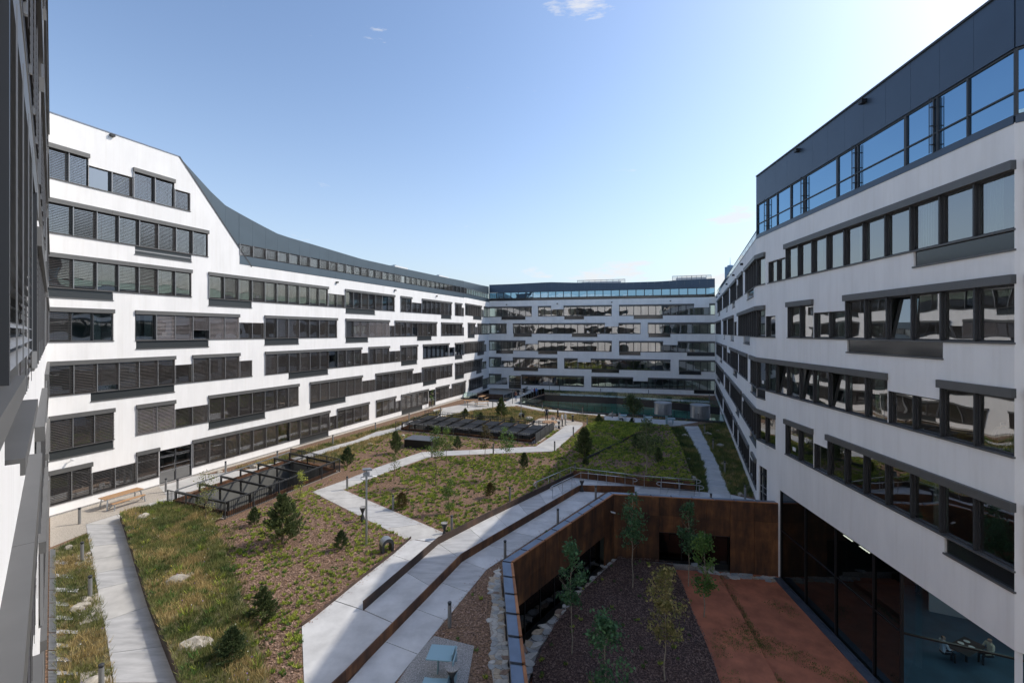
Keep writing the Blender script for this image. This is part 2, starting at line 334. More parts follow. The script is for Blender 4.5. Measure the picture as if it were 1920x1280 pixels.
def blind_mesh(h, m, w=1.35, pitch=.105, tilt=24, variant=0):
    key = ('b', round(h, 2), m.name, variant)
    if key not in WC:
        b = MB(); z = h - .03; rnd = random.Random(variant)
        cy = -.045; wd = .038
        tl = R(tilt + rnd.uniform(-8, 10))
        zmin = .03
        while z > zmin:
            dy = wd * math.cos(tl); dz = wd * math.sin(tl)
            b.quad((.02, cy - dy, z - dz), (w - .02, cy - dy, z - dz), (w - .02, cy + dy, z + dz), (.02, cy + dy, z + dz)); z -= pitch
        b.box(.02, w - .02, cy - .02, cy + .02, zmin - .03, zmin)
        for x in (.25, w - .25): b.box(x - .004, x + .004, cy - .045, cy - .04, .0, h)
        WC[key] = b.mesh('blind', m)
    return WC[key]
def curtain_mesh(h, w0, w1):
    b = MB(); n = 10
    for i in range(n):
        x0 = w0 + (w1 - w0) * i / n; x1 = w0 + (w1 - w0) * (i + 1) / n; a = .35 + (.03 if i % 2 else 0); c = .35 + (0 if i % 2 else .03)
        b.quad((x0, a, 0), (x1, c, 0), (x1, c, h), (x0, a, h))
    return b.mesh('curtain', M['curtain'])
CURT = {}
def facade(seg, rows, zt0, dz, drop, zbase, ztop, blinds=False, smax=None, extra_holes=(), depth=5.0, zint=None, pane='pane', zi0=None):
    zi_base = zbase if zi0 is None else zi0
    holes = []; rnd = random.Random(int(seg.L * 1000))
    hb = MB(); 
    headers = []
    for k, spec in rows.items():
        zt = zt0 + dz * k; zs = zt - drop
        for typ in 'HLD':
            for it in spec.get(typ, []):
                a0, a1 = sorted((seg.s_at(it[0]), seg.s_at(it[1]))); a0 = max(a0, 0.0); a1 = min(a1, seg.L)
                if a1 - a0 < .3: continue
                z0 = zs; z1 = zt - .28
                if typ == 'L': z1 = zt - .73
                if typ == 'D': z0 = max(zbase, 0.02)
                holes.append((a0, a1, z0, z1))
                if typ == 'H':
                    holes.append((a0, a1, z1, zt))
                    b = MB(); n = max(1, round((a1 - a0) / 4.05))
                    for i in range(n):
                        c0 = a0 + (a1 - a0) * i / n; c1 = a0 + (a1 - a0) * (i + 1) / n
                        b.box(c0 + (.004 if i else -.03), c1 - (.004 if i < n - 1 else -.03), -.14, .17, z1, zt + .01)
                    headers.append(b)
                if typ == 'D':
                    b = MB(); W = a1 - a0; h = z1 - z0
                    for x in (0, W / 2 - .05, W - .08): b.box(x, x + (.08 if x != W / 2 - .05 else .1), .08, .18, 0, h)
                    b.box(0, W, .085, .175, 2.1 if h > 2.3 else h - .08, 2.18 if h > 2.3 else h); b.box(0, W, .085, .175, h - .08, h - .002); b.box(0, W, .085, .175, 0.002, .1)
                    d = link('door', b.mesh('door', M['frame']), seg.root, seg.p(a0, 0, z0), seg.rz)
                    b = MB(); b.quad((.08, .13, .1), (W - .08, .13, .1), (W - .08, .13, h - .08), (.08, .13, h - .08)); link('pane', b.mesh('pane', M['pane']), d)
                    b = MB()
                    for zz in (.95, 1.35): b.box(.1, W - .1, .05, .075, zz, zz + .04)
                    b.tube((W / 2 - .12, .03, .8), (W / 2 - .12, .03, 1.7), .018); link('handle', b.mesh('handle', M['stainless']), d)
                    continue
                n = max(1, round((a1 - a0) / 1.35)); wd = (a1 - a0) / n
                sm = MB(); sm.box(a0 - .02, a1 + .02, -.06, .10, zs - .045, zs + .012)
                sm.build('window_sill', M['header'], seg.root, loc=seg.P0, rz=seg.rz)
                for i in range(n):
                    s0 = a0 + wd * i
                    c = seg.p(s0 + wd / 2); pxc = CX + F * c.x / c.y
                    clear = (not blinds) or any(x0 <= pxc <= x1 for x0, x1 in spec.get('C', []))
                    light = any(x0 <= pxc <= x1 for x0, x1 in spec.get('W', []))
                    h = z1 - z0
                    if typ == 'L' and not blinds: h = z1 - z0
                    wi = link('window', window_mesh('clear' if clear else 'blind', h), seg.root, seg.p(s0, .0 if typ == 'H' else .04, z0), seg.rz, (wd / 1.35, 1, 1))
                    po = link('pane', pane_mesh(h, M[pane]), wi)
                    if any(x0 <= pxc <= x1 for x0, x1 in spec.get('T', [])): po.rotation_euler.x = -.11
                    if rnd.random() < .045: nb_ = MB(); nb_.quad((.5, .13, .35), (.82, .13, .35), (.82, .13, .57), (.5, .13, .57)); link('paper_note', nb_.mesh('paper_note', M['white']), wi)
                    if not clear:
                        mm = M['slat_light'] if light else M['slat']
                        bo = link('blind', blind_mesh(h, mm, variant=rnd.randrange(5)), wi)
                        if rnd.random() < .06: f_ = rnd.choice((.35, .6, .8)); bo.scale.z = f_; bo.location.z = h * (1 - f_)
                    else:
                        r = rnd.random()
                        if r < .35:
                            key = (round(h, 2), int(r * 20))
                            if key not in CURT: q = rnd.uniform(.25, .7); CURT[key] = curtain_mesh(h, .1, .1 + q) if r < .2 else curtain_mesh(h, 1.25 - q, 1.25)
                            link('curtain', CURT[key], wi)
        for it in spec.get('A', []):
            a0, a1 = sorted((seg.s_at(it[0]), seg.s_at(it[1]))); a0 = max(a0, 0.0); a1 = min(a1, seg.L)
            if a1 - a0 < .3: continue
            z1 = zs; z0 = zs - .66
            holes.append((a0, a1, z0, z1))
            b = MB(); b.box(a0 + .03, a1 - .03, .06, .12, z0 + .05, z1 - .05, 0); b.box(a0 - .03, a1 + .03, -.05, .14, z0 - .02, z0 + .045, 1)
            b.build('apron_panel', [M['apron_lit'] if blinds else M['apron'], M['header']], seg.root, loc=seg.P0, rz=seg.rz)
    for b in headers: b.build('shutter_box', M['header'], seg.root, loc=seg.P0, rz=seg.rz)
    holes += list(extra_holes)
    # wall with real openings
    ss = sorted({0.0, seg.L} | {round(v, 3) for h in holes for v in h[:2]}); zz = sorted({zbase, ztop} | {round(v, 3) for h in holes for v in h[2:]})
    ss = [v for v in ss if -.001 <= v <= seg.L + .001]; zz = [v for v in zz if zbase - .001 <= v <= ztop + .001]
    if smax: zz = sorted(set(zz) | {v for v in (smax[0][1],) if zbase < v < ztop})
    def sm_(z):
        if not smax: return seg.L
        (sa, za), (sb, zb) = smax
        if z <= za: return seg.L
        return sa + (sb - sa) * (z - za) / (zb - za)
    nz_, ns_ = len(zz) - 1, len(ss) - 1
    solid = [[True] * ns_ for _ in range(nz_)]
    for (h0, h1, g0, g1) in holes:
        for j in range(nz_):
            zc = (zz[j] + zz[j + 1]) / 2
            if not g0 < zc < g1: continue
            for i in range(ns_):
                if h0 < (ss[i] + ss[i + 1]) / 2 < h1: solid[j][i] = False
    b = MB(); D = .24
    for j in range(nz_):
        i = 0; lim0, lim1 = sm_(zz[j] + 1e-4), sm_(zz[j + 1])
        while i < ns_:
            if not solid[j][i]: i += 1; continue
            k = i
            while k + 1 < ns_ and solid[j][k + 1]: k += 1
            x0, x1 = ss[i], ss[k + 1]
            xa, xb = min(x1, lim0), min(x1, lim1)
            if xa > x0 or xb > x0: b.quad((x0, 0, zz[j]), (max(xa, x0), 0, zz[j]), (max(xb, x0), 0, zz[j + 1]), (x0, 0, zz[j + 1]))
            i = k + 1
        for i in range(ns_):
            if solid[j][i]: continue
            if i > 0 and solid[j][i - 1]: x = ss[i]; b.quad((x, 0, zz[j]), (x, 0, zz[j + 1]), (x, D, zz[j + 1]), (x, D, zz[j]))
            if i < ns_ - 1 and solid[j][i + 1]: x = ss[i + 1]; b.quad((x, 0, zz[j]), (x, D, zz[j]), (x, D, zz[j + 1]), (x, 0, zz[j + 1]))
            if j > 0 and solid[j - 1][i]: z = zz[j]; b.quad((ss[i], 0, z), (ss[i], D, z), (ss[i + 1], D, z), (ss[i + 1], 0, z))
            if j < nz_ - 1 and solid[j + 1][i]: z = zz[j + 1]; b.quad((ss[i], 0, z), (ss[i + 1], 0, z), (ss[i + 1], D, z), (ss[i], D, z))
    b.build('wall', M['plaster'], seg.root, loc=seg.P0, rz=seg.rz)
    # rooms behind the glass
    ib = MB(); zi1 = zint if zint else ztop
    ib.quad((0, depth, zi_base), (seg.L, depth, zi_base), (seg.L, depth, zi1), (0, depth, zi1), 0)
    k = -1
    while True:
        zf = zt0 + dz * k + .5
        if zf > zi1: break
        if zf > zi_base: ib.box(0.02, seg.L - .02, .25, depth, zf - .3, zf + .02, 0)
        k += 1
    ib.box(0.02, seg.L - .02, .02, depth, zi1 - .1, zi1 - .02, 0)
    a = 5.4
    while a < seg.L - 2: ib.box(a - .05, a + .05, .26, depth, zi_base, zi1 - .1, 0); a += rnd.choice((5.4, 8.1, 10.8))
    ib.build('interior', M['room'], seg.root, loc=seg.P0, rz=seg.rz)

def panels(seg, a0, a1, zb, zt, m, w=1.35, y=0.0, lean=0.0, name='cladding_panel', gap=.008, thick=.04):
    """cladding sheets side by side; zb, zt are functions of distance"""
    n = max(1, round((a1 - a0) / w)); wd = (a1 - a0) / n
    for i in range(n):
        s0 = a0 + wd * i + gap / 2; s1 = a0 + wd * (i + 1) - gap / 2; b = MB()
        v = [(s0, y, zb(s0)), (s1, y, zb(s1)), (s1, y + lean * (zt(s1) - zb(s1)) / 3, zt(s1)), (s0, y + lean * (zt(s0) - zb(s0)) / 3, zt(s0))]
        v2 = [(p[0], p[1] + thick, p[2]) for p in v]
        b.add(v + v2, [(0, 1, 2, 3), (7, 6, 5, 4), (0, 4, 5, 1), (1, 5, 6, 2), (2, 6, 7, 3), (3, 7, 4, 0)])
        b.build(name, m, seg.root, loc=seg.P0, rz=seg.rz)
def strip_windows(seg, a0, a1, z0, z1, pane, y=.06, blind=False, w=1.35, clear=()):
    n = max(1, round((a1 - a0) / w)); wd = (a1 - a0) / n; h = z1 - z0; rnd = random.Random(5)
    for i in range(n):
        wi = link('window', window_mesh('clear' if not blind else 'blind', h), seg.root, seg.p(a0 + wd * i, y, z0), seg.rz, (wd / 1.35, 1, 1))
        link('pane', pane_mesh(h, M[pane]), wi)
        c = seg.p(a0 + wd * (i + .5)); px_ = CX + F * c.x / c.y
        if blind and not any(q0 < px_ < q1 for q0, q1 in clear): link('blind', blind_mesh(h, M['slat'], variant=rnd.randrange(4)), wi)

PN0 = (7.72, -8.0); PC1 = (-29.44, 28.8); PK1 = (-8.63, 81.83); PC2 = (-4.84, 96.0); PC3 = (37.7, 84.5); PC4 = (16.92, 31.5); PC5 = (15.5, 14.04); PC6 = (24.8, 2.3)
Zt0, Dz = 3.0, 3.52
# -- left wing, sunlit, blinds down
rt = empty('office_building', (PC1[0], PC1[1], 0), label='sunlit white left wing with closed blinds and swooping blue-grey roof', cat='building'); rt.location = (0, 0, 0)
F1 = Seg(PC1, PK1, rt); F1b = Seg(PK1, PC2, rt)
# walls here run with the courtyard on the right-hand side, so "inwards" is to the left
rowsF1 = {
 6: dict(H=[(88, 166), (250, 327)], L=[(166.5, 249.5), (327.5, 357)], C=[(166, 209)]),
 5: dict(H=[(88, 390)], A=[(253, 359)]),
 4: dict(H=[(89, 359), (391, 615), (647, 740), (751, 772), (791, 847), (853, 866), (872, 903)], L=[(616, 646.5), (772.5, 790.5), (866.3, 871.8)], A=[(89, 212), (391, 472), (648, 703), (827, 846), (887, 903)]),
 3: dict(H=[(90, 213), (254, 448), (496, 632), (648, 730), (740, 819), (827, 867), (877, 891)], L=[(448.5, 495.5), (730.3, 739.7), (867.3, 876.7)], A=[(255, 391), (496, 560), (648, 690), (782, 809), (877, 890)], C=[(125, 213), (254, 288)], W=[(288, 448), (664, 729)]),
 2: dict(H=[(90, 328), (361, 449), (497, 678), (691, 730), (751, 783), (793, 842), (853, 870)], L=[(328.5, 360.5), (449.5, 473), (678.3, 690.7), (730.3, 750.7), (842.3, 852.7)], A=[(170, 327), (541, 615), (752, 782), (853, 867)], C=[(793, 870), (616, 632)]),
 1: dict(H=[(92, 214), (256, 328), (391, 560), (581, 679), (704, 774), (791, 848), (853, 870)], L=[(328.5, 390.5), (679.3, 703.7), (774.3, 790.7)], A=[(92, 213), (391, 497), (581, 648), (793, 818), (853, 870)], W=[(256, 290), (297, 328)]),
 0: dict(H=[(92, 172), (256, 298), (361, 618), (632, 692), (705, 742), (752, 803), (817, 842), (847, 870)], L=[(172.5, 255.5), (618.3, 631.7), (742.3, 751.7), (842.3, 846.7)], D=[(299, 360), (803.5, 816.5)], A=[(562, 616), (753, 792)], C=[(525, 543)]),
}
rowsF1b = {
 4: dict(H=[(872, 903), (907, 917)], L=[(903.3, 906.7)], A=[(887, 903)]), 3: dict(H=[(877, 891), (895, 917)], L=[(891.3, 894.7)], A=[(877, 890)]),
 2: dict(H=[(870, 908)], A=[(895, 908)], L=[(908.3, 912)]), 1: dict(H=[(870, 904)], L=[(904.3, 912)], A=[(893, 903)]), 0: dict(H=[(870, 873), (879, 905)], L=[(905.3, 917)], A=[(905, 914)])}
sD0, sD1 = F1.s_at(337), F1.s_at(471)
zr1 = 2.95; dr1 = 3.475
facade(F1, rowsF1, zr1, dr1, 2.2, -.3, 25.72, blinds=True, smax=((sD1, 17.9), (sD0, 25.72)), zint=17.85)
facade(F1b, rowsF1b, 3.0, 3.5, 2.15, -.3, 18.0, blinds=True)
def interp(pts):
    def f(s):
        if s <= pts[0][0]: return pts[0][1]
        for (a, za), (b, zb) in zip(pts, pts[1:]):
            if s <= b: return za + (zb - za) * (s - a) / (b - a)
        return pts[-1][1]
    return f
def ztop_px(seg, x, y, off=0.0):
    c = seg.p(seg.s_at(x), off); return CZ + (HY - y) / F * c.y
b = MB(); b.quad((0, 5, 17.8), (sD0 + 3, 5, 17.8), (sD0 + 3, 5, 25.6), (0, 5, 25.6)); b.box(.02, sD0 - .2, .02, 5, 25.5, 25.62); b.box(.02, sD0, .25, 5, 21.0, 21.2)
b.build('interior', M['room'], rt, loc=F1.P0, rz=F1.rz)
tp = [(337, 294), (352, 309), (372, 333), (395, 358), (420, 383), (455, 403), (490, 422), (525, 440), (590, 459), (680, 486), (760, 504), (840, 521), (869, 526.5)]
fT = interp([(F1.s_at(x), ztop_px(F1, x, y, .06)) for x, y in tp])
sW = F1.s_at(449)
panels(F1, sD0 + .02, sW, lambda s: max(17.9, 25.72 - (s - sD0) / (sD1 - sD0) * 7.82 - .8), fT, M['clad'], y=.06, lean=0)
panels(F1, sW + .01, F1.L - .01, lambda s: 19.78, fT, M['clad'], y=.06, lean=0)
panels(F1, sW - .0 + .01, F1.L - .01, lambda s: 17.93, lambda s: 18.72, M['clad'], w=4.05, y=-.03, lean=.08)
strip_windows(F1, sW + .02, F1.L - .02, 18.74, 19.76, 'pane', y=.03, blind=True, clear=[(749, 765)])
tb_ = [(870, 527), (885, 530.5), (900, 534), (916, 537)]
fTb = interp([(F1b.s_at(x), ztop_px(F1b, x, y, .06)) for x, y in tb_])
panels(F1b, .01, F1b.L - .01, lambda s: 19.78, fTb, M['clad'], y=.06, lean=0)
panels(F1b, .01, F1b.L - .01, lambda s: 18.03, lambda s: 18.72, M['clad'], w=4.05, y=-.03, lean=.08)
strip_windows(F1b, .02, F1b.L - .02, 18.74, 19.76, 'pane', y=.03, blind=True)
for sg, a0 in ((F1, sD0), (F1b, 0)):                 # dark back and roof edge of the top storey
    f = fT if sg is F1 else fTb; b = MB(); n = 40
    for i in range(n):
        s0 = a0 + (sg.L - a0) * i / n; s1 = a0 + (sg.L - a0) * (i + 1) / n
        b.quad((s0, .35, f(s0) + .02), (s1, .35, f(s1) + .02), (s1, .55, f(s1) + .05), (s0, .55, f(s0) + .05)); b.quad((s0, .34, f(s0) - .08), (s1, .34, f(s1) - .08), (s1, .34, f(s1) + .03), (s0, .34, f(s0) + .03))
        b.quad((s0, .6, f(s0)), (s1, .6, f(s1)), (s1, 5, f(s1) - .2), (s0, 5, f(s0) - .2))
        b.quad((s0, 5, 17.9), (s1, 5, 17.9), (s1, 5, f(s1) - .2), (s0, 5, f(s0) - .2))
    b.build('roof_edge', M['black_soft'], rt, loc=sg.P0, rz=sg.rz)
b = MB(); b.box(-.5, sD0 + .03, -.03, .3, 25.72, 25.80); b.build('parapet_cap', M['zinc'], rt, loc=F1.P0, rz=F1.rz)
b = MB(); L = math.hypot(sD1 - sD0, 7.82)
b.quad((sD0, -.03, 25.80), (sD1 + .08, -.03, 17.88), (sD1, -.03, 17.78), (sD0 - .08, -.03, 25.72)); b.quad((sD0, -.03, 25.80), (sD0, .35, 25.80), (sD1 + .08, .35, 17.88), (sD1 + .08, -.03, 17.88))
b.build('gable_trim', M['black_soft'], rt, loc=F1.P0, rz=F1.rz)
sp = MB(); sp.box(-.13, .13, -.22, .02, 0, .17); spm = sp.mesh('spout', M['black'])
for x, y in ((209, 254), (631, 529), (740, 544), (818, 555)): link('spout', spm, rt, F1.p(F1.s_at(x), 0, ztop_px(F1, x, y) - .1), F1.rz)
for x, y in ((680, 489), (727, 499), (768, 508), (796, 513.5)): link('spout', spm, rt, F1.p(F1.s_at(x), .4, ztop_px(F1, x, y, .4) - .25), F1.rz)
b = MB(); b.box(0, F1.L, -.015, .02, -.3, .12); b.build('plinth', M['gravel_grey'], rt, loc=F1.P0, rz=F1.rz)

# -- far wing
r2 = empty('office_building', label='shaded white far wing with dark clear windows behind the light well', cat='building')
F2 = Seg(PC2, PC3, r2)
rowsF2 = {
 4: dict(H=[(915, 997), (1009, 1033), (1057, 1147), (1161, 1301), (1330, 1342)], L=[(1033.3, 1056.7), (1301.3, 1329.7)], A=[(940, 985), (1058, 1095), (1188, 1243)]),
 3: dict(H=[(915, 950), (962, 1134), (1160, 1201), (1215, 1342)], L=[(1134.3, 1159.7)], A=[(963, 997), (1072, 1120), (1216, 1257)]),
 2: dict(H=[(915, 985), (1009, 1147), (1161, 1243), (1271, 1341)], L=[(985.3, 1008.7), (1243.3, 1270.7)], A=[(930, 962), (1009, 1045), (1161, 1201), (1288, 1341)]),
 1: dict(H=[(917, 940), (962, 1045), (1058, 1083), (1108, 1257), (1273, 1342)], L=[(940.3, 961.7), (1083.3, 1107.7)], A=[(963, 1009), (1109, 1161), (1273, 1315)]),
 0: dict(H=[(917, 940), (978, 1095), (1109, 1187), (1215, 1341)], L=[(940.3, 951), (1187.3, 1214.7)], D=[(954, 977)], A=[(1301, 1340)])}
facade(F2, rowsF2, Zt0, Dz, 2.1, -4.2, 18.25, blinds=False)
t2 = [(917, 534), (960, 532.5), (1030, 529), (1080, 530), (1150, 530.3), (1230, 528), (1290, 524.5), (1341, 522)]
f2 = interp([(F2.s_at(x), ztop_px(F2, x, y, .2)) for x, y in t2])
panels(F2, .01, F2.L - .01, lambda s: 20.02, f2, M['clad_shade'], y=.0, lean=.2)
panels(F2, .01, F2.L - .01, lambda s: 18.27, lambda s: 18.74, M['apron'], w=5.4, y=-.03)
strip_windows(F2, .02, F2.L - .02, 18.76, 20.0, 'pane_blue', y=.0, w=1.6)
b = MB(); b.box(0, F2.L, .3, 6, 17.9, 18.2); b.quad((0, 6, 18), (F2.L, 6, 18), (F2.L, 6, 21), (0, 6, 21)); b.quad((0, .25, 21.0), (F2.L, .25, 21.0), (F2.L, 7, 21.0), (0, 7, 21.0)); b.build('interior', M['room'], r2, loc=F2.P0, rz=F2.rz)
for x, y in ((950, 571), (1045, 569), (1147, 566.5), (1257, 564)): link('spout', spm, r2, F2.p(F2.s_at(x), 0, ztop_px(F2, x, y) - .1), F2.rz)

# -- right wing
r3 = empty('office_building', label='white right wing with clear windows and a blue-glazed dark top storey', cat='building')
R2s = Seg(PC3, PC4, r3); R1 = Seg(PC4, PC5, r3); R0 = Seg(PC5, PC6, r3)
rowsR2 = {
 4: dict(H=[(1345, 1354), (1355.5, 1367), (1369, 1381), (1384, 1393), (1397, 1419)], A=[(1347, 1350), (1362, 1364), (1373, 1378), (1401, 1413)], L=[(1381.2, 1383.8)]),
 3: dict(H=[(1342, 1352), (1356, 1363), (1364.3, 1376), (1384, 1419)], L=[(1376.2, 1381)], A=[(1357, 1359), (1370, 1376), (1394, 1406)]),
 2: dict(H=[(1343, 1354), (1356, 1363), (1369, 1384), (1385.5, 1402), (1407, 1419)], L=[(1363.2, 1368.7)], A=[(1350, 1354), (1375, 1382), (1408, 1418)]),
 1: dict(H=[(1342, 1357), (1359.5, 1368), (1369, 1391), (1394.2, 1419)], L=[(1391.2, 1394)], A=[(1345, 1350), (1380, 1386), (1406, 1418)]),
 0: dict(H=[(1342, 1355), (1357, 1374), (1376, 1383), (1385, 1405), (1411, 1419)], L=[(1405.2, 1410.7)])}
facade(R2s, rowsR2, Zt0, Dz, 2.1, -4.2, 18.25, blinds=False)
cg = (1418.5, 1905)
rowsR1 = {
 4: dict(H=[(1418, 1435), (1473, 1905)], L=[(1440, 1472.5)], A=[(1713, 1905)]),
 3: dict(T=[(1665, 1700)], H=[(1418, 1435), (1477, 1525), (1585, 1905)], L=[(1435.3, 1454), (1525.3, 1584.7)], A=[(1588, 1768)]),
 2: dict(T=[(1456, 1466), (1500, 1512), (1556, 1572)], H=[(1418, 1664), (1763, 1905)], L=[(1664.3, 1762.7)], A=[(1418, 1435)]),
 1: dict(H=[(1418, 1454), (1473, 1525), (1552, 1905)], L=[(1525.3, 1551.7)], A=[(1771, 1905)]),
 0: dict(D=[(1423, 1438)])}
sG0 = R1.s_at(1462)
facade(R1, rowsR1, Zt0, Dz, 2.1, -4.2, 18.25, blinds=False, extra_holes=[(sG0, R1.L, -4.2, 1.98)], depth=6, zi0=2.2)
rowsR0 = {k: dict(H=[(1906, 60000)]) for k in ()}
allH = {4: 1, 3: 1, 2: 1, 1: 1}
# corner stretch runs past the frame; give its rows by distance instead of columns
class _S(Seg):
    def s_at(s, x): return x
R0.__class__ = _S
facade(R0, {k: dict(H=[(.25, 13.75)], A=[(.25, 6)] if k in (4, 1) else []) for k in allH}, Zt0, Dz, 2.1, -4.2, 18.25, blinds=True, extra_holes=[(0, 15.0, -4.2, 1.98)], zi0=2.2)
# its top storey
for sg, a0, a1 in ((R1, 0.01, R1.L - .01), (R0, .02, R0.L)):
    panels(sg, a0, a1, lambda s: 20.56, lambda s: 22.5, M['clad_shade'])
    panels(sg, a0, a1, lambda s: 18.22, lambda s: 18.46, M['clad_shade'], w=8.1, y=-.03)
    n = round((a1 - a0) / 4.05); W = (a1 - a0) / n
    for i in range(n):
        x0 = a0 + W * i; h = 2.08
        b = MB()
        for xx in ((0, W * .30, W * .34, W - .06) if i % 3 else (0, W * .30, W * .34, W * .62, W - .06)): b.box(xx, xx + .06, .04, .14, 0, h)
        b.box(0, W, .05, .135, 0.003, .05); b.box(0, W, .05, .135, .72, .77); b.box(0, W, .05, .135, h - .06, h - .003)
        wi = link('window', b.mesh('window', M['frame']), r3, sg.p(x0, 0, 18.47), sg.rz)
        b = MB(); b.quad((.06, .1, .05), (W - .06, .1, .05), (W - .06, .1, h - .05), (.06, .1, h - .05)); link('pane', b.mesh('pane', M['pane_blue']), wi)
        b = MB()
        for xx in (W * .315, W * .335): b.tube((xx, -.12, .0), (xx, -.12, h), .014, n=6)
        for zz in (.3, 1.0, 1.7): b.box(W * .315, W * .335, -.13, .05, zz, zz + .02)
        link('blind_rail', b.mesh('blind_rail', M['black_soft']), wi)
    b = MB(); b.box(a0, a1, -.06, .3, 22.5, 22.58); b.build('roof_edge', M['black_soft'], r3, loc=sg.P0, rz=sg.rz)
    b = MB(); b.box(a0, a1, .05, 6, 22.3, 22.48); b.box(a0, a1, .3, 6, 17.9, 18.2); b.quad((a0, 6, 18), (a1, 6, 18), (a1, 6, 22.4), (a0, 6, 22.4)); b.build('interior', M['room'], r3, loc=sg.P0, rz=sg.rz)
b = MB(); b.box(-.045, .0, 0, 6, 18.3, 22.5); b.build('end_wall', M['clad_shade'], r3, loc=R1.P0, rz=R1.rz)
for x, y in ((1498, 277), (1622, 184)): link('spout', spm, r3, R1.p(R1.s_at(x), 0, ztop_px(R1, x, y) - .25), R1.rz)
for x in (1345, 1350, 1364, 1377, 1393): link('spout', spm, r3, R2s.p(R2s.s_at(x), 0, 17.6), R2s.rz)
b = MB(); b.box(0, R2s.L, -.03, .3, 18.25, 18.31); b.build('parapet_cap', M['zinc'], r3, loc=R2s.P0, rz=R2s.rz)
rail = empty('glass_balustrade', label='clear glass roof balustrade along the parapet of the right wing', cat='balustrade')
n = 24; W = R2s.L / n
for i in range(n):
    b = MB(); b.box(i * W + .02, (i + 1) * W - .02, .30, .32, 18.33, 19.25); b.build('glass_panel', M['pane_rail'], rail, loc=R2s.P0, rz=R2s.rz)
b = MB(); b.box(0, R2s.L, .28, .34, 19.25, 19.30); b.build('handrail', M['black_soft'], rail, loc=R2s.P0, rz=R2s.rz)
b = MB(); b.box(0, R2s.L, -.015, .02, -.3, .12); b.build('plinth', M['gravel_grey'], r3, loc=R2s.P0, rz=R2s.rz)
# curtain wall facing the sunken court, z -3.6 .. 1.98
n = 6; W = 2.7
def cwall(sg, a0, a1, m0):
    a = a0; i = 0
    while a < a1 - .2:
        w_ = min(W, a1 - a); h = 5.5; b = MB()
        b.box(0, .06, .0, .12, 0, h); b.box(w_ - .02, w_, .0, .12, 0, h)
        b.box(.06, w_ - .02, .03, .11, 0, .08); b.box(.06, w_ - .02, .03, .11, 2.98, 3.05); b.box(.06, w_ - .02, .03, .11, h - .06, h)
        wi = link('window', b.mesh('window', M['black']), r3, sg.p(a, .02, -3.52), sg.rz)
        for z0, z1 in ((.08, 2.98), (3.05, h - .06)):
            b = MB(); b.quad((.06, .07, z0), (w_ - .02, .07, z0), (w_ - .02, .07, z1), (.06, .07, z1)); link('pane', b.mesh('pane', M['pane_dark']), wi)
        a += w_; i += 1
sG1 = R1.s_at(1688)
cwall(R1, sG0 + .02, sG1, 0)
pg = R1.p(sG1, .02); Gs = Seg((pg.x, pg.y), (pg.x + .897 * 13, pg.y - .443 * 13), r3)
a = 0.0
while a < 12.5:                                       # the glazed return under the overhang
    w_ = 3.4; h = 5.5; b = MB()
    b.box(0, .08, .0, .14, 0, h); b.box(.08, w_, .03, .11, 0, .08); b.box(.08, w_, .03, .11, 2.98, 3.05); b.box(.08, w_, .03, .11, h - .06, h)
    wi = link('window', b.mesh('window', M['black']), r3, Gs.p(a, .0, -3.52), Gs.rz)
    for z0, z1 in ((.08, 2.98), (3.05, h - .06)):
        b = MB(); b.quad((.08, .07, z0), (w_, .07, z0), (w_, .07, z1), (.08, .07, z1)); link('pane', b.mesh('pane', M['pane_hall']), wi)
    a += w_
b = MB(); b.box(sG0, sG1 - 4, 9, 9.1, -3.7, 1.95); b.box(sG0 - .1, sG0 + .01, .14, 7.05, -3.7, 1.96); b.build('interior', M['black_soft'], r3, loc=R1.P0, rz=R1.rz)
b = MB(); b.prism([(v.x, v.y) for v in (Gs.p(0, .05), Gs.p(13, .05), Gs.p(17, 12), Gs.p(7, 14), R1.p(sG0, 9), R1.p(sG0, .05))], -3.75, -3.60, 0); b.build('interior_floor', M['tileb'], r3)
b = MB(); b.box(3.5, 13, 9, 9.1, -3.6, 1.95); b.box(9.6, 9.7, .2, 9, -3.6, 1.95); b.build('interior_wall', M['room'], r3, loc=Gs.P0, rz=Gs.rz)
ring = [Gs.p(13, .05), Gs.p(17, 12), Gs.p(7, 14), R1.p(sG0 - .1, 9.2), R1.p(sG0 - .1, .3)]; b = MB()
for p_, q_ in zip(ring, ring[1:]): b.quad((p_.x, p_.y, -3.7), (q_.x, q_.y, -3.7), (q_.x, q_.y, 1.98), (p_.x, p_.y, 1.98))
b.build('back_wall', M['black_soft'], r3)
b = MB(); b.prism([(v.x, v.y) for v in (Gs.p(0, .2), Gs.p(13, .2), Gs.p(17, 12), Gs.p(7, 14), R1.p(sG0, 9), R1.p(sG0, .2))], 1.95, 1.975); b.build('hall_ceiling', M['room'], r3)
b = MB(); b.prism([(R1.p(sG0, .1).x, R1.p(sG0, .1).y), (PC5[0] + .1, PC5[1]), (PC6[0], PC6[1] + .1), (PC6[0] + 8, PC6[1] + 6), (PC6[0] + 6, 30)], 1.985, 2.15); b.build('soffit', M['plaster'], r3)
lampm, lnt, lp = nodes('lamp_glow'); lp.inputs['Emission Color'].default_value = (1, .9, .72, 1); lp.inputs['Emission Strength'].default_value = 5
for (a_, y_) in ((3.0, 2.5), (3.5, 5.0), (6.5, 2.5), (6.5, 5.0), (8.2, 7.5)):
    b = MB(); b.box(a_ - 1.2, a_ + 1.2, y_ - .12, y_ + .12, 1.86, 1.93); b.build('ceiling_lamp', lampm, r3, loc=Gs.P0, rz=Gs.rz)
for a_ in (1.2, 2.6): b = MB(); b.box(sG0 + a_, sG0 + a_ + .8, 3.0, 3.05, -.2, -.16); b.build('ceiling_lamp', lampm, r3, loc=R1.P0, rz=R1.rz)
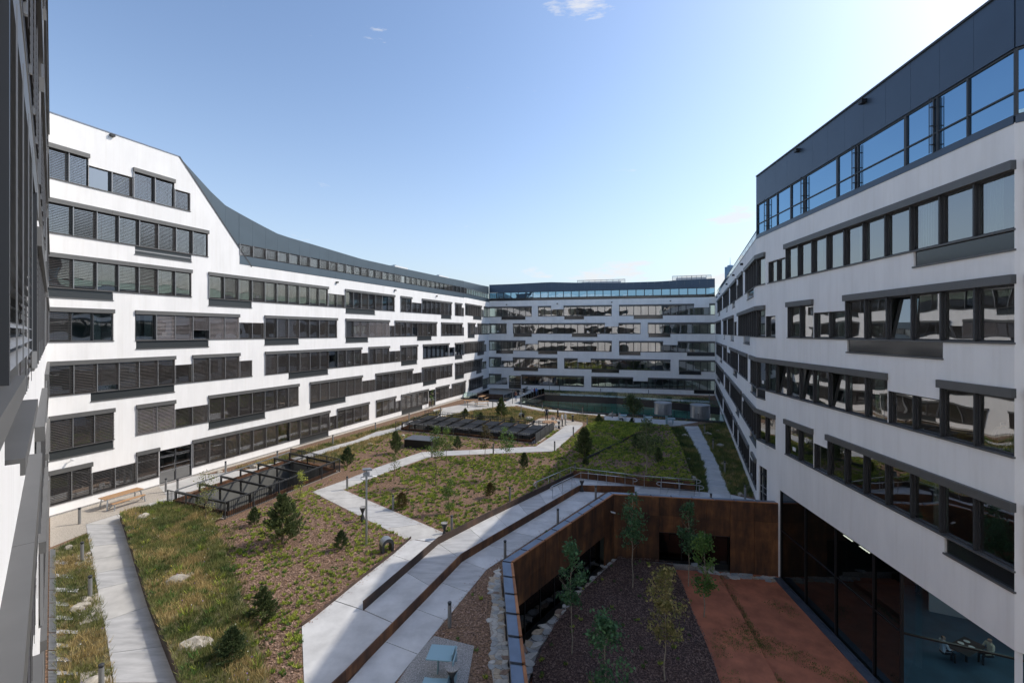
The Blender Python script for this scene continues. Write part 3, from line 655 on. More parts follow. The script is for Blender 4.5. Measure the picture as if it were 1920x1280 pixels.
# -- near wing, at the photographer's elbow
r4 = empty('office_building', label='near white wing seen edge on with grey shutter boxes and louvred blinds', cat='building')
N = Seg(PN0, PC1, r4); N.__class__ = _S
def sN(Y): return (Y - PN0[1]) / N.u.y               # distance along from depth
rowsN = {
 6: dict(H=[(sN(3), sN(10)), (sN(13), sN(27))], L=[(sN(10) + .01, sN(13) - .01)]),
 5: dict(H=[(sN(2), sN(9)), (sN(12), sN(19)), (sN(21), sN(28))], L=[(sN(9) + .01, sN(12) - .01)]),
 4: dict(H=[(sN(3.2), sN(8)), (sN(9), sN(17)), (sN(19), sN(28))], L=[(sN(8) + .01, sN(9) - .01)]),
 3: dict(H=[(sN(-.6), sN(1.95)), (sN(1.95) + .02, sN(5.2)), (sN(6.8), sN(15)), (sN(17), sN(28))]),
 2: dict(H=[(sN(1), sN(7)), (sN(9.04), sN(15.3)), (sN(20.3), sN(28))], L=[(sN(7.2), sN(9))]),
 1: dict(H=[(sN(2), sN(7.5)), (sN(11.6), sN(18)), (sN(20), sN(28))]),
 0: dict(H=[(sN(1), sN(10)), (sN(13), sN(27))])}
facade(N, rowsN, 2.95, 3.475, 2.12, -.3, 25.7, blinds=True, depth=3)
# ledges under the near windows with their fixing bolts
def ledge(a0, a1, z, out=.16, bolts=True):
    b = MB(); b.box(a0, a1, -out, .02, z - .02, z); b.box(a0, a1, -out - .015, -out, z - .07, z)
    b.build('window_sill', M['header'], r4, loc=N.P0, rz=N.rz)
    if bolts:
        b = MB(); a = a0 + .1
        b.box(a0, a1, -.045, -.02, z + .005, z + .035)
        while a < a1: b.box(a, a + .018, -.06, -.04, z, z + .02); a += .28
        b.build('sill_rail', M['rail'], r4, loc=N.P0, rz=N.rz)
ledge(sN(1.72), sN(3.34), 11.29); ledge(sN(.4), sN(1.78), 11.62, bolts=False)
b = MB(); b.box(sN(.2), sN(1.70), -.12, 0, 10.9, 11.55); b.build('white_pier', M['plaster'], r4, loc=N.P0, rz=N.rz)
b = MB()
for Yp in (1.42, 4.15): b.box(sN(Yp), sN(Yp) + .05, -.15, -.10, 11.62, 13.1)
b.build('guide_post', M['frame'], r4, loc=N.P0, rz=N.rz)
b = MB(); z = 11.7; 
while z < 13.05:
    b.quad((sN(1.46), -.15, z - .035), (sN(3.25), -.15, z - .035), (sN(3.25), -.07, z + .02), (sN(1.46), -.07, z + .02)); z += .075
for Yc in (1.7, 2.1, 2.6, 3.1): b.box(sN(Yc), sN(Yc) + .006, -.155, -.15, 11.65, 13.1)
b.build('louvre_blind', M['rail'], r4, loc=N.P0, rz=N.rz)

# ------------------------------------------------------------------ ground, light well, skylight pits, sunken court
C0 = G(990, 1280, 1.05); C2 = G(962, 1054, 1.05); C3 = G(1151, 927, 1.05); C4 = at(1461, 28.5, 1.05)
d = (C0 - C2).normalized(); C1 = C2 + d * ((C2.y - 3.0) / -d.y)
def off_line(a, b, o):                               # shift a line sideways (left of a->b)
    u = (b - a); u.z = 0; u.normalize(); nrm = Vector((-u.y, u.x, 0)); return a + nrm * o, b + nrm * o
def isect(a, b, c, e):
    r = b - a; s = e - c; t = ((c.x - a.x) * s.y - (c.y - a.y) * s.x) / (r.x * s.y - r.y * s.x); return a + r * t
def offset_poly(P, o):
    L = [off_line(P[i], P[i + 1], o) for i in range(len(P) - 1)]
    out = [L[0][0]] + [isect(L[i][0], L[i][1], L[i + 1][0], L[i + 1][1]) for i in range(len(L) - 1)] + [L[-1][1]]
    return out
rim = [C1, C2, C3, C4]                               # walking away from the camera, court on the right
rim_c = offset_poly(rim, .11); rim_o = offset_poly(rim, .50)
P1a, P1b, P1c, P1d = GP([(316, 946), (422, 971), (636, 884), (546, 863)])
P2a, P2b, P2c, P2d = GP([(744, 806), (1003, 831), (1037, 808), (797, 785)])
def inset(P, t): c = sum(P, Vector()) / len(P); return [c + (p - c) * t for p in P]
pit1 = inset([P1a, P1b, P1c, P1d], .93); pit2 = inset([P2a, P2b, P2c, P2d], .93)
wellR = GP([(975, 755), (1016, 761), (1094, 772), (1157, 776), (1228, 780), (1296, 786), (1358, 791)]) + [at(1356, 71, 0)] + list(reversed(GP([(1021, 741.5), (1157, 746.5), (1259, 756), (1352, 765)])))
wellL = GP([(872, 745), (925, 751), (962, 752), (992, 738), (1000, 733), (945, 721), (905, 723)])
wall_line = [Vector((*p, 0)) for p in (PN0, PC1, PK1, PC2, PC3, PC4, PC5, PC6)]
court_hole = rim_o[:] ; court_hole = [rim_o[0], rim_o[1], rim_o[2], isect(rim_o[2], rim_o[3], Vector((*PC4, 0)), Vector((*PC5, 0))), Vector((*PC5, 0)), Vector((*PC6, 0)), Vector((24.8, 1.5, 0)), Vector((rim_o[0].x, 1.5, 0))]
deck = [Vector((*p, 0)) for p in (PC1, PK1, PC2, PC3, PC4)] + [court_hole[3], rim_o[2], rim_o[1], rim_o[0], Vector((rim_o[0].x, -7.9, 0)), Vector((*PN0, 0))]
tag(sheet('ground', deck, M['mulch'], 0, holes=[pit1, pit2, wellR, wellL]), kind='structure')
b = MB(); b.quad((-4000, -4000, -9), (4000, -4000, -9), (4000, 6000, -9), (-4000, 6000, -9)); tag(b.build('terrain', M['asphalt']), kind='structure')

def ribbon(name, left, right, step, m, z=0.0, th=.03, gap=.024, mats=None, base=True):
    """a path cut into slabs; left and right are matching polylines of points"""
    e = None; root = None
    ll = [(left[i + 1] - left[i]).length for i in range(len(left) - 1)]; rnd = random.Random(3)
    root_mb = MB()
    for i in range(len(left) - 1): root_mb.quad(right[i], right[i + 1], left[i + 1], left[i])
    vs = [(v[0], v[1], z + .006) for v in root_mb.v]; root_mb.v = vs
    root = tag(root_mb.build(name, M['joint']), kind='structure')
    for i in range(len(left) - 1):
        n = max(1, round(ll[i] / step))
        for k in range(n):
            t0 = k / n + (gap / 2 / max(ll[i], .1)); t1 = (k + 1) / n - (gap / 2 / max(ll[i], .1))
            a = left[i].lerp(left[i + 1], t0); c = left[i].lerp(left[i + 1], t1); a2 = right[i].lerp(right[i + 1], t0); c2 = right[i].lerp(right[i + 1], t1)
            b = MB(); b.prism([(a2.x, a2.y), (c2.x, c2.y), (c.x, c.y), (a.x, a.y)], z + .002, z + th)
            b.build('slab', rnd.choice(mats) if mats else m, root)
    return root
def flat(name, pts, m, z=.012, kind='structure', zz=0.0): return tag(sheet(name, GP(pts, zz), m, zz + z), kind=kind)
# perimeter path at lower left, its bend and the run along the left wing
cm = [M['concrete'], M['concrete'], M['concrete3']]
ribbon('path', GP([(219, 965), (161, 983), (173, 1050), (183, 1105), (195, 1165), (205, 1225), (213, 1280), (232, 1450)]), GP([(226, 975), (230, 984), (247, 1037), (262, 1087), (278, 1137), (306, 1212), (333, 1280), (395, 1450)]), 2.4, None, mats=cm)
ribbon('path', GP([(219, 965), (314, 933), (345, 921)]), GP([(226, 975), (314, 947), (356, 927)]), 2.4, None, mats=cm)
flat('path', [(298, 912), (361, 893), (432, 884), (480, 878), (537, 863), (357, 922), (333, 923), (314, 936), (309, 925)], M['concrete'], .016)
ribbon('path', GP([(480, 877), (570, 853), (623, 837), (667, 825), (705, 810), (742, 802), (768, 790), (820, 780)]), GP([(500, 877), (562, 864), (638, 840), (693, 822), (730, 812), (748, 806), (782, 793), (822, 783)]), 2.4, None, mats=cm)
flat('gravel', [(94, 968), (300, 910), (309, 925), (314, 934), (219, 964), (161, 982), (164, 998), (94, 1026)], M['gravel'], .010)
flat('path', [(812, 768), (871, 757), (900, 748), (935, 752), (958, 755), (975, 757), (963, 762), (925, 764), (860, 774), (822, 783)], M['concrete'], .014)
# middle path
ribbon('path', GP([(766, 1014), (585, 922)]), GP([(842, 1003), (643, 918)]), 2.6, None, mats=cm)
ribbon('path', GP([(586, 922), (648, 900), (703, 878), (748, 862), (790, 848), (810, 846.5), (880, 844), (1005, 837), (1034, 818), (1062, 797)]), GP([(643, 918), (683, 902), (710, 891), (750, 876), (797, 859), (820, 855), (880, 852.5), (1040, 846), (1082, 807), (1093, 797)]), 2.6, None, mats=cm, th=.034)
flat('gravel', [(985, 797), (1012, 784), (1062, 787), (1092, 792), (1093, 797), (1060, 800), (1037, 808), (1010, 806)], M['gravel'], .010)
ribbon('path', GP([(952, 756), (985, 764), (1016, 770.5), (1094, 776), (1133, 780)]), GP([(958, 754), (990, 761), (1020, 767), (1094, 773), (1136, 777.5)]), 2.4, None, mats=cm, th=.02)
ribbon('path', GP([(1133, 788), (1200, 795.5), (1267, 799)]), GP([(1133, 780), (1205, 784.5), (1309, 791)]), 2.4, None, mats=cm, th=.036)
ribbon('path', GP([(1275, 799), (1290, 813), (1318, 867), (1328, 925)]), GP([(1309, 799), (1322, 822), (1347, 872), (1369, 927)]), 1.6, None, mats=cm, th=.03)
flat('path', [(1050, 738), (1130, 741), (1235, 747), (1330, 752), (1331, 755), (1230, 750.5), (1130, 744), (1050, 741)], M['concrete'], .02)
# plaza and the two lanes of the ramp
RA = [(626, 1280), (865, 1037), (920, 1006), (1080, 910.5)]; RAb = [(640, 1290), (866, 1052), (925, 1016), (1087, 920)]
flat('path', [(566, 1175), (627, 1127), (682, 1145), (748, 1174), (649, 1284), (560, 1376), (500, 1450), (575, 1450), (571, 1300)], M['concrete2'], .026)
ribbon('path', GP([(627, 1126), (735, 1040), (768, 1011)]), GP([(682, 1144), (780, 1056), (822, 1019)]), 4.6, None, mats=[M['concrete2']], th=.026)
flat('path', [(768, 1010), (842, 1003.5), (822, 1018.5)], M['concrete2'], .027)
ribbon('ramp', GP([(682, 1144), (822, 1019), (1074, 893)]), GP([(748, 1173), (868, 1051), (1087, 921)]), 2.6, None, mats=[M['concrete2'], M['concrete2'], M['concrete3']], th=.03)
ribbon('ramp', GP([(560, 1375), (649, 1281), (868, 1052), (1087, 921)]), GP([(610, 1440), (717, 1308), (912, 1068), (1133, 924)]), 2.2, None, mats=[M['concrete2'], M['concrete3'], M['concrete2']], th=.026)
ribbon('ramp', GP([(1074, 893), (1208, 911), (1302, 921), (1369, 927), (1420, 938)]), [G(1087, 921), G(1190, 922)] + [G(1302, 962), G(1369, 966), G(1440, 972)], 2.3, None, mats=[M['concrete2'], M['concrete3']], th=.022)
# weathering-steel edgings
def edging(pts, h, th, label, zb=-.05, step=3.0, name='retaining_edge', m='corten_edge', cat='edging', h2=None, world=False):
    r = empty(name, label=label, cat=cat); P = pts if world else GP(pts)
    tot = sum((P[i + 1] - P[i]).length for i in range(len(P) - 1)); done = 0
    for i in range(len(P) - 1):
        a, c = P[i], P[i + 1]; L = (c - a).length; n = max(1, round(L / step)); u = (c - a) / L; nr = Vector((-u.y, u.x, 0)) * th
        for k in range(n):
            p0 = a + u * (L * k / n + .004); p1 = a + u * (L * (k + 1) / n - .004)
            ha = h if h2 is None else h + (h2 - h) * (done + L * k / n) / tot; hb = h if h2 is None else h + (h2 - h) * (done + L * (k + 1) / n) / tot
            b = MB(); q = [p0, p1, p1 + nr, p0 + nr]
            b.add([(v.x, v.y, zb) for v in q] + [(q[0].x, q[0].y, ha), (q[1].x, q[1].y, hb), (q[2].x, q[2].y, hb), (q[3].x, q[3].y, ha)], [(3, 2, 1, 0), (4, 5, 6, 7), (0, 1, 5, 4), (1, 2, 6, 5), (2, 3, 7, 6), (3, 0, 4, 7)])
            b.build('panel', M[m], r)
        done += L
    return r
E1 = [(682, 1145), (822, 1021), (910, 975), (1000, 931), (1075, 895)]
edging(E1, .42, .05, 'low dark steel upstand between the sunny plaza and the upper ramp lane', m='corten_edge')
edging([(560, 1368), (649, 1281), (866, 1054), (925, 1018), (1087, 921)], .44, .06, 'long rust-brown steel upstand running between the two ramp lanes', m='corten')
edging([(1087, 921), (1190, 923)], .46, .06, 'short steel upstand across the head of the ramp by the hourglass bin', m='corten')
edging([(566, 1175), (587, 1160), (665, 1096), (735, 1041), (771, 1010)], .16, .03, 'thin steel edge between the bark bed and the sunny plaza', m='corten_edge')
bedL_edge = [(226, 975), (230, 984), (247, 1037), (262, 1087), (278, 1137), (306, 1212), (333, 1280), (395, 1450)]
edging(list(reversed(bedL_edge)), .52, .03, 'rusty steel edge holding the raised meadow beside the left path', m='corten_edge', h2=.30)
edging([(1075, 895), (1208, 912), (1303, 921)], .60, .05, 'rusty retaining edge of the planted bed behind the ramp handrails', m='corten', h2=.72)
edging(GP([(1303, 921), (1278, 850), (1253, 803)]), .60, .04, 'dark steel edge on the right side of the shaded planted bed', m='corten_edge', world=True, h2=.3)
# raised ground: meadow mound and the shaded bed
eL = GP(bedL_edge)
def mound(x, y):
    dd = segdist(x, y, eL); return .46 * max(0.0, 1 - dd / 7.5) + .05 * noise.noise(Vector((x * .5, y * .5, 0)))
meadL_px = bedL_edge + [(500, 1450), (500, 1280), (470, 1180), (440, 1090), (415, 1020), (400, 985), (418, 974), (314, 949)]
Pm = GP(meadL_px); 
tag(sheet('meadow_ground', Pm, M['soil'], .02, zf=mound, grid=.5), kind='structure')
Pm2 = GP([(400, 985), (415, 1020), (440, 1090), (470, 1180), (500, 1280), (500, 1450), (575, 1450), (571, 1280), (566, 1174), (587, 1159), (665, 1095), (735, 1040), (766, 1012), (585, 923), (640, 888), (425, 976)])
def mound2(x, y): return max(0.0, mound(x, y)) * min(1, segdist(x, y, Pm2, True) / .6 + .0)
BED = GP([(1073, 895), (1206, 913), (1303, 922), (1278, 850), (1253, 803), (1190, 826), (1110, 868)])
BEDB = [BED[6], BED[5], BED[4]] + GP([(1215, 799), (1150, 795), (1105, 800)]) 
def bedz(x, y): return .52
tag(sheet('bed_ground', BED, M['mulch'], .52), kind='structure')
b = MB()
sh = sheet('bed_ground', GP([(1110, 868), (1190, 826), (1253, 803), (1200, 798), (1130, 792), (1100, 800), (1098, 850)]), M['mulch'], .1, zf=lambda x, y: .66 * min(1, .15 + segdist(x, y, GP([(1100, 800), (1098, 850)])) / 5) * min(1, .2 + segdist(x, y, GP([(1130, 792), (1200, 798), (1253, 803)])) / 4), grid=1.0); tag(sh, kind='structure')
def bz(x, y): return .1 + .66 * min(1, .15 + segdist(x, y, GP([(1100, 800), (1098, 850)])) / 5) * min(1, .2 + segdist(x, y, GP([(1130, 792), (1200, 798), (1253, 803)])) / 4)
edging(GP([(1095, 876), (1110, 868), (1190, 826), (1205, 820)]), .80, .04, 'thin dark steel edge crossing the shaded bed behind the bare-stemmed tree', m='black_soft', world=True, h2=.66)
sheetm = flat('meadow_ground', [(94, 1030), (165, 1000), (173, 1050), (183, 1105), (195, 1165), (205, 1225), (213, 1280), (232, 1450), (108, 1450), (104, 1028)], M['soil'], .012)
STRIPL = [(104, 1030), (165, 1001), (173, 1050), (183, 1105), (195, 1165), (205, 1225), (213, 1280), (222, 1360), (106, 1360)]
b = MB()
# metal grating along the foot of the near wing: long slatted panels
gr = empty('floor_grating', label='pale metal floor grating strip at the foot of the near wing', cat='grating')
ga, gb = G(93.5, 1030), G(90, 1300); gc, gd = G(104, 1030), G(107.2, 1300)
for i in range(10):
    t0, t1 = i / 10 + .003, (i + 1) / 10 - .003; b = MB()
    a0_, a1_ = ga.lerp(gb, t0), ga.lerp(gb, t1); c0_, c1_ = gc.lerp(gd, t0), gc.lerp(gd, t1)
    for j in range(14):
        s0, s1 = j / 14, (j + .62) / 14
        q = [a0_.lerp(a1_, s0), a0_.lerp(a1_, s1), c0_.lerp(c1_, s1), c0_.lerp(c1_, s0)]; b.prism([(v.x, v.y) for v in q], .015, .045)
    b.build('panel', M['steel'], gr)
F1S = [(432, 881), (480, 868), (560, 846), (620, 829), (705, 805), (770, 786), (828, 768), (822, 779), (768, 789), (742, 801), (705, 809), (667, 824), (623, 836), (570, 852), (500, 873)]
F1U = [(562, 865), (638, 841), (693, 823), (730, 813), (748, 807), (742, 815), (700, 835), (668, 848), (640, 868)]
FARM = [(822, 784), (860, 775), (925, 765), (963, 763), (985, 768), (1016, 773), (1035, 776), (1012, 783), (985, 795), (900, 790), (815, 784)]
FARN = [(1016, 773), (1094, 778.5), (1130, 781), (1133, 790), (1120, 797), (1100, 792), (1064, 785), (1035, 777)]
FARK = [(980, 759), (1016, 764), (1094, 774), (1140, 778), (1228, 783), (1298, 789), (1288, 790), (1205, 784), (1136, 777), (1094, 772.5), (1020, 766.5), (990, 761)]
FART = [(1005, 731), (1100, 735), (1200, 739), (1330, 747), (1331, 751), (1235, 746.5), (1130, 740.5), (1050, 737.5)]
FART2 = [(1020, 740), (1130, 744.5), (1230, 751), (1331, 756), (1345, 763), (1259, 754), (1157, 745.8)]
MR_L = [(1254, 803), (1282, 801), (1291, 817), (1318, 868), (1328, 923), (1304, 920), (1278, 850)]
MR_R = [(1310, 797), (1360, 793), (1372, 815), (1400, 880), (1415, 932), (1369, 926), (1347, 872), (1322, 822)]
q_ = [F1.p(F1.s_at(361), -.02), F1.p(F1.L, -.02), F1b.p(F1b.L * .8, -.02), F1b.p(F1b.L * .8, -.9), F1.p(F1.L, -.75), F1.p(F1.s_at(375), -.55)]
tag(sheet('gravel', q_, M['gravel'], .016), kind='structure')
for P_, H_ in (([P1a, P1b, P1c, P1d], pit1), ([P2a, P2b, P2c, P2d], pit2)): tag(sheet('gravel', inset(P_, 1.03), M['gravel'], .014, holes=[H_]), kind='structure')
tag(sheet('gravel', [F2.p(.3, -.02), F2.p(F2.L - .3, -.02), F2.p(F2.L - .5, -.9), F2.p(.5, -.9)], M['gravel'], .016), kind='structure')
for z_ in (F1S, F1U, FARM, FARN, FARK, FART, FART2, MR_L, MR_R): flat('meadow_ground', z_, M['soil'], .008)
flat('drain_strip', [(1361, 793), (1372, 800), (1440, 948), (1420, 940), (1400, 880), (1372, 815)], M['zinc'], .010)
b = MB()

for q_ in ([(146, 1040), (172, 1034), (176, 1068), (140, 1058)], [(150, 1120), (184, 1112), (194, 1160), (150, 1172), (140, 1140)], [(150, 1262), (206, 1255), (214, 1300), (150, 1310)]): flat('gravel', q_, M['gravel'], .03)
for k_ in range(9):
    y_ = 1050 + k_ * 26; flat('stone_band', [(104 + k_ * .3, y_), (128 + (k_ % 3) * 9, y_ + 3), (128 + (k_ % 3) * 9, y_ + 9), (104 + k_ * .3, y_ + 8)], M['concrete3'], .035)
# --- sunken court
CF = -3.5
cp = [rim[0], rim[1], rim[2], rim[3], Vector((*PC5, 0)), Vector((*PC6, 0)), Vector((24.8, 1.5, 0)), Vector((rim[0].x, 1.5, 0))]
tag(sheet('rubber_court', [Vector((p.x, p.y, 0)) for p in cp], M['rubber'], CF), kind='structure')
MUL = [(1000, 1250), (1040, 1170), (1080, 1120), (1120, 1080), (1160, 1045), (1262, 1058), (1282, 1100), (1300, 1150), (1322, 1200), (1338, 1240), (1360, 1310), (1460, 1700), (900, 1700), (990, 1400)]
mp_ = GP(MUL, -3.02); mp_ = [p for p in mp_]
def court_mound(x, y): return .22 * max(0, noise.noise(Vector((x * .35, y * .35, 4)))) + .1
tag(sheet('court_bed', mp_, M['mulch_dark'], -3.02, zf=lambda x, y: court_mound(x, y) * min(1, segdist(x, y, mp_, True) / .7), grid=.5), kind='structure')
b = MB(); b.prism([(p.x, p.y) for p in mp_], CF, -3.03); tag(b.build('bed_kerb', M['mulch_dark']), kind='structure')
b = MB(); tpx = [(1262, 1068), (1347, 1077), (1395, 1160), (1460, 1280), (1560, 1460), (1660, 1640), (1400, 1700), (1322, 1240), (1290, 1120)]
b.prism([(p.x, p.y) for p in GP(tpx, -3.22)], CF, -3.22); tag(b.build('court_step', M['rubber']), kind='structure')
cw = empty('corten_wall', label='rust-brown steel wall lining the sunken court with zinc coping', cat='wall')
def cwall_panels(a, c, zb, skip, w=1.35, zt=1.05):
    L = (c - a).length; n = round(L / w); u = (c - a) / L; nr = Vector((-u.y, u.x, 0))
    for k in range(n):
        t0, t1 = L * k / n, L * (k + 1) / n; z0 = zb
        zl = -1.2 if skip(t0 / L, t1 / L) else CF
        mid = -0.15
        for (s0, s1) in ((mid + .006, zt - .02), (zl, mid - .004)):
            p0 = a + u * (t0 + .011) ; p1 = a + u * (t1 - .011); b = MB(); q = [p0, p1, p1 + nr * .06, p0 + nr * .06]
            b.prism([(v.x, v.y) for v in q], s0, s1); b.build('panel', M['corten'], cw)
        if zl > CF:
            p0 = a + u * t0 + nr * .30; p1 = a + u * t1 + nr * .30; b = MB()
            fr = .03
            for e0, e1, g0, g1 in ((0, fr, CF, zl), (L / n - fr, L / n, CF, zl), (fr, L / n - fr, CF, CF + .35), (fr, L / n - fr, zl - .02, zl + .05)):
                q0 = p0 + u * e0; q1 = p0 + u * e1; q = [q0, q1, q1 + nr * .06, q0 + nr * .06]; b.prism([(v.x, v.y) for v in q], g0, g1)
            wi = b.build('window', M['black'], cw)
            b = MB(); g0 = p0 + nr * .03; g1 = p1 + nr * .03
            b.quad((g0.x, g0.y, CF + .35), (g1.x, g1.y, CF + .35), (g1.x, g1.y, zl), (g0.x, g0.y, zl)); b.build('pane', M['pane_dark'], wi)
z3 = lambda v: Vector((v.x, v.y, 0))
cwall_panels(z3(rim[0]), z3(rim[1]), 0, lambda a, c: True); cwall_panels(z3(rim[1]), z3(rim[2]), 0, lambda a, c: c < .995)
cwall_panels(z3(rim[2]), z3(rim[3]), 0, lambda a, c: a > .21 and c < .80)
# soffit over the recessed glass, dark room behind
for i in range(3):
    a, c = z3(rim[i]), z3(rim[i + 1]); u = (c - a).normalized(); nr = Vector((-u.y, u.x, 0)); b = MB()
    q = [a + nr * .06, c + nr * .06, c + nr * 5, a + nr * 5]; b.prism([(v.x, v.y) for v in q], -1.26, -1.21)
    q = [a + nr * 5, c + nr * 5, c + nr * 5.1, a + nr * 5.1]; b.prism([(v.x, v.y) for v in q], CF, -1.2)
    q = [a + nr * .37, c + nr * .37, c + nr * 5, a + nr * 5]; b.prism([(v.x, v.y) for v in q], CF - .1, CF - .01)
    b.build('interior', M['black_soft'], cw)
    L = (z3(rim_c[i + 1]) - z3(rim_c[i])).length; n = max(1, round(L / 1.35))
    for k in range(n):
        t0, t1 = k / n + .004, (k + 1) / n - .004
        b = MB(); q = [rim[i].lerp(rim[i + 1], t0), rim[i].lerp(rim[i + 1], t1), rim_c[i].lerp(rim_c[i + 1], t1), rim_c[i].lerp(rim_c[i + 1], t0)]
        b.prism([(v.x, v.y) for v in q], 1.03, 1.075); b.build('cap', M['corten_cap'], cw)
        b = MB(); q = [rim_c[i].lerp(rim_c[i + 1], t0), rim_c[i].lerp(rim_c[i + 1], t1), rim_o[i].lerp(rim_o[i + 1], t1), rim_o[i].lerp(rim_o[i + 1], t0)]
        b.prism([(v.x, v.y) for v in q], .98, 1.045); b.box(-.02, .02, -.02, .02, .9, .91)
        b.v = b.v[:8]; b.f = b.f[:6]; b.m = b.m[:6]
        b.build('coping', M['zinc'], cw)
    b = MB(); q = [rim_o[i], rim_o[i + 1], rim_c[i + 1], rim_c[i]]; b.prism([(v.x, v.y) for v in offset_poly([rim[i], rim[i + 1]], .46)] + [(v.x, v.y) for v in reversed(offset_poly([rim[i], rim[i + 1]], .12))], -1.1, .97)
    b.build('core', M['zinc'], cw)
# drain grating beside the curtain wall
gr2 = empty('floor_grating', label='blue-grey drain grating between red rubber and the dark curtain wall', cat='grating')
for i in range(16):
    a0_ = sG0 + .03 + i * 1.2
    if a0_ + 1.2 > R1.L: break
    b = MB(); b.box(a0_ + .01, a0_ + 1.19, -.42, -.06, CF + .01, CF + .05); b.box(a0_ + .01, a0_ + 1.19, -.05, -.01, CF + .01, CF + .12); b.build('panel', M['zinc'], gr2, loc=R1.P0, rz=R1.rz)
# crazy paving: irregular flags
def flags(poly, z, label, cell=.42, keep=1.0):
    r = empty('stone_paving', label=label, cat='paving')
    xs = [p[0] for p in poly]; ys = [p[1] for p in poly]; x0, y0 = min(xs), min(ys); rnd = random.Random(len(poly))
    nx = int((max(xs) - x0) / cell) + 2; ny = int((max(ys) - y0) / cell) + 2
    P = [[(x0 + (i + rnd.uniform(-.27, .27) + .5 * (j % 2)) * cell, y0 + (j + rnd.uniform(-.27, .27)) * cell) for i in range(nx + 1)] for j in range(ny + 1)]
    cnt = 0
    for j in range(ny):
        for i in range(nx):
            q = [P[j][i], P[j][i + 1], P[j + 1][i + 1], P[j + 1][i]]; cx = sum(p[0] for p in q) / 4; cy = sum(p[1] for p in q) / 4
            if not inpoly(cx, cy, poly) or rnd.random() > keep: continue
            sh_ = .96; q = [(cx + (p[0] - cx) * sh_, cy + (p[1] - cy) * sh_) for p in q]
            # cut one or two corners
            o = []
            for k in range(4):
                p = q[k]; a = q[k - 1]; c = q[(k + 1) % 4]
                if rnd.random() < .6: t = rnd.uniform(.12, .35); o += [(p[0] + (a[0] - p[0]) * t, p[1] + (a[1] - p[1]) * t), (p[0] + (c[0] - p[0]) * t, p[1] + (c[1] - p[1]) * t)]
                else: o.append(p)
            b = MB(); b.prism(o, z - .05, z + .02 + rnd.uniform(0, .012)); b.build('stone', M[rnd.choice(['st1', 'st1', 'st4', 'st4', 'st2', 'st3' if rnd.random() < .4 else 'st1'])], r); cnt += 1
            if cnt > 295: return r
    return r
def rp(pts, z): return [(p.x, p.y) for p in GP(pts, z)]
fl1 = rp([(936, 1062), (925, 1080), (915, 1095), (924, 1130), (917, 1165), (923, 1210), (919, 1240), (925, 1280), (928, 1330), (960, 1330), (955, 1280), (948, 1200), (942, 1120)], 0)
tag(sheet('paving_bed', [Vector((p[0], p[1], 0)) for p in fl1], M['gravel'], .012), kind='structure')
flags(fl1, .0, 'pale crazy paving strip along the zinc coping above the sunken court', .24)
ci = [z3(p) for p in offset_poly(rim, -.05)]
side = GP([(985, 1290), (1010, 1215), (1040, 1172), (1062, 1150), (1085, 1112), (1110, 1098), (1135, 1072), (1158, 1048)], -3.1)
fl2 = [(p.x, p.y) for p in side] + [(ci[2].x, ci[2].y), (ci[1].x + .0, ci[1].y), ((ci[1].lerp(ci[0], .35)).x, (ci[1].lerp(ci[0], .35)).y)]
flags(fl2, -3.12, 'stone paving along the foot of the left court wall under the dark windows', .42)
b = MB(); b.prism([p for p in fl2], CF, -3.16); tag(b.build('paving_bed', M['gravel_grey']), kind='structure')
fl3 = [(p.x, p.y) for p in (ci[2], ci[2].lerp(ci[3], .62))] + rp([(1262, 1056), (1160, 1045)], -3.12)
flags(fl3, -3.12, 'narrow stone paving strip below the back wall of the court', .36); b = MB(); b.prism(fl3, CF, -3.16); tag(b.build('paving_bed', M['gravel_grey']), kind='structure')
qa = ci[2].lerp(ci[3], .5); qb = ci[3]
fl4 = [(qa.x, qa.y), (qb.x, qb.y), (qb.x - .1, qb.y - .6), (qa.x, qa.y - .6)]
flags(fl4, CF, 'row of stones between the back wall and the red rubber court', .34)

# --- far light well with its teal hall below
def pit_walls(name, poly, z0, z1, m, parent=None, floor=None):
    b = MB(); n = len(poly)
    for i in range(n):
        a, c = poly[i], poly[(i + 1) % n]; b.quad((a[0], a[1], z0), (c[0], c[1], z0), (c[0], c[1], z1), (a[0], a[1], z1))
    o = b.build(name, m, parent)
    sheet('pit_floor', poly, floor or m, z0, parent=parent); return o
lw = empty('light_well', label='sunken light well with dark fascia and teal hall glazing before the far wing', cat='light well')
pit_walls('fascia', wellR, -.95, -.01, M['black'], lw, M['black']) if False else None
b = MB(); n = len(wellR)
for i in range(n):
    a, c = wellR[i], wellR[(i + 1) % n]
    b.quad((a.x, a.y, -1.0), (c.x, c.y, -1.0), (c.x, c.y, .12), (a.x, a.y, .12), 0)
b.build('fascia', M['black'], lw)
for i in range(7, n - 1):                            # the far side: glazed hall
    a, c = wellR[i], wellR[i + 1]; L = (c - a).length; k = max(1, round(L / 2.7))
    for j in range(k):
        p, q = a.lerp(c, j / k), a.lerp(c, (j + 1) / k); u = (q - p).normalized(); b = MB()
        b.prism([(v.x, v.y) for v in (p, p + u * .06, p + u * .06 + Vector((u.y, -u.x, 0)) * .06, p + Vector((u.y, -u.x, 0)) * .06)], -3.6, -1.0); f_ = b.build('window', M['black'], lw)
        b = MB(); b.quad((p.x, p.y, -3.6), (q.x, q.y, -3.6), (q.x, q.y, -1.0), (p.x, p.y, -1.0)); b.build('pane', M['pane_rail'], f_)
sheet('pit_floor', wellR, M['concrete'], -3.6, parent=lw)
b = MB(); far = [wellR[k] for k in range(7, n)]
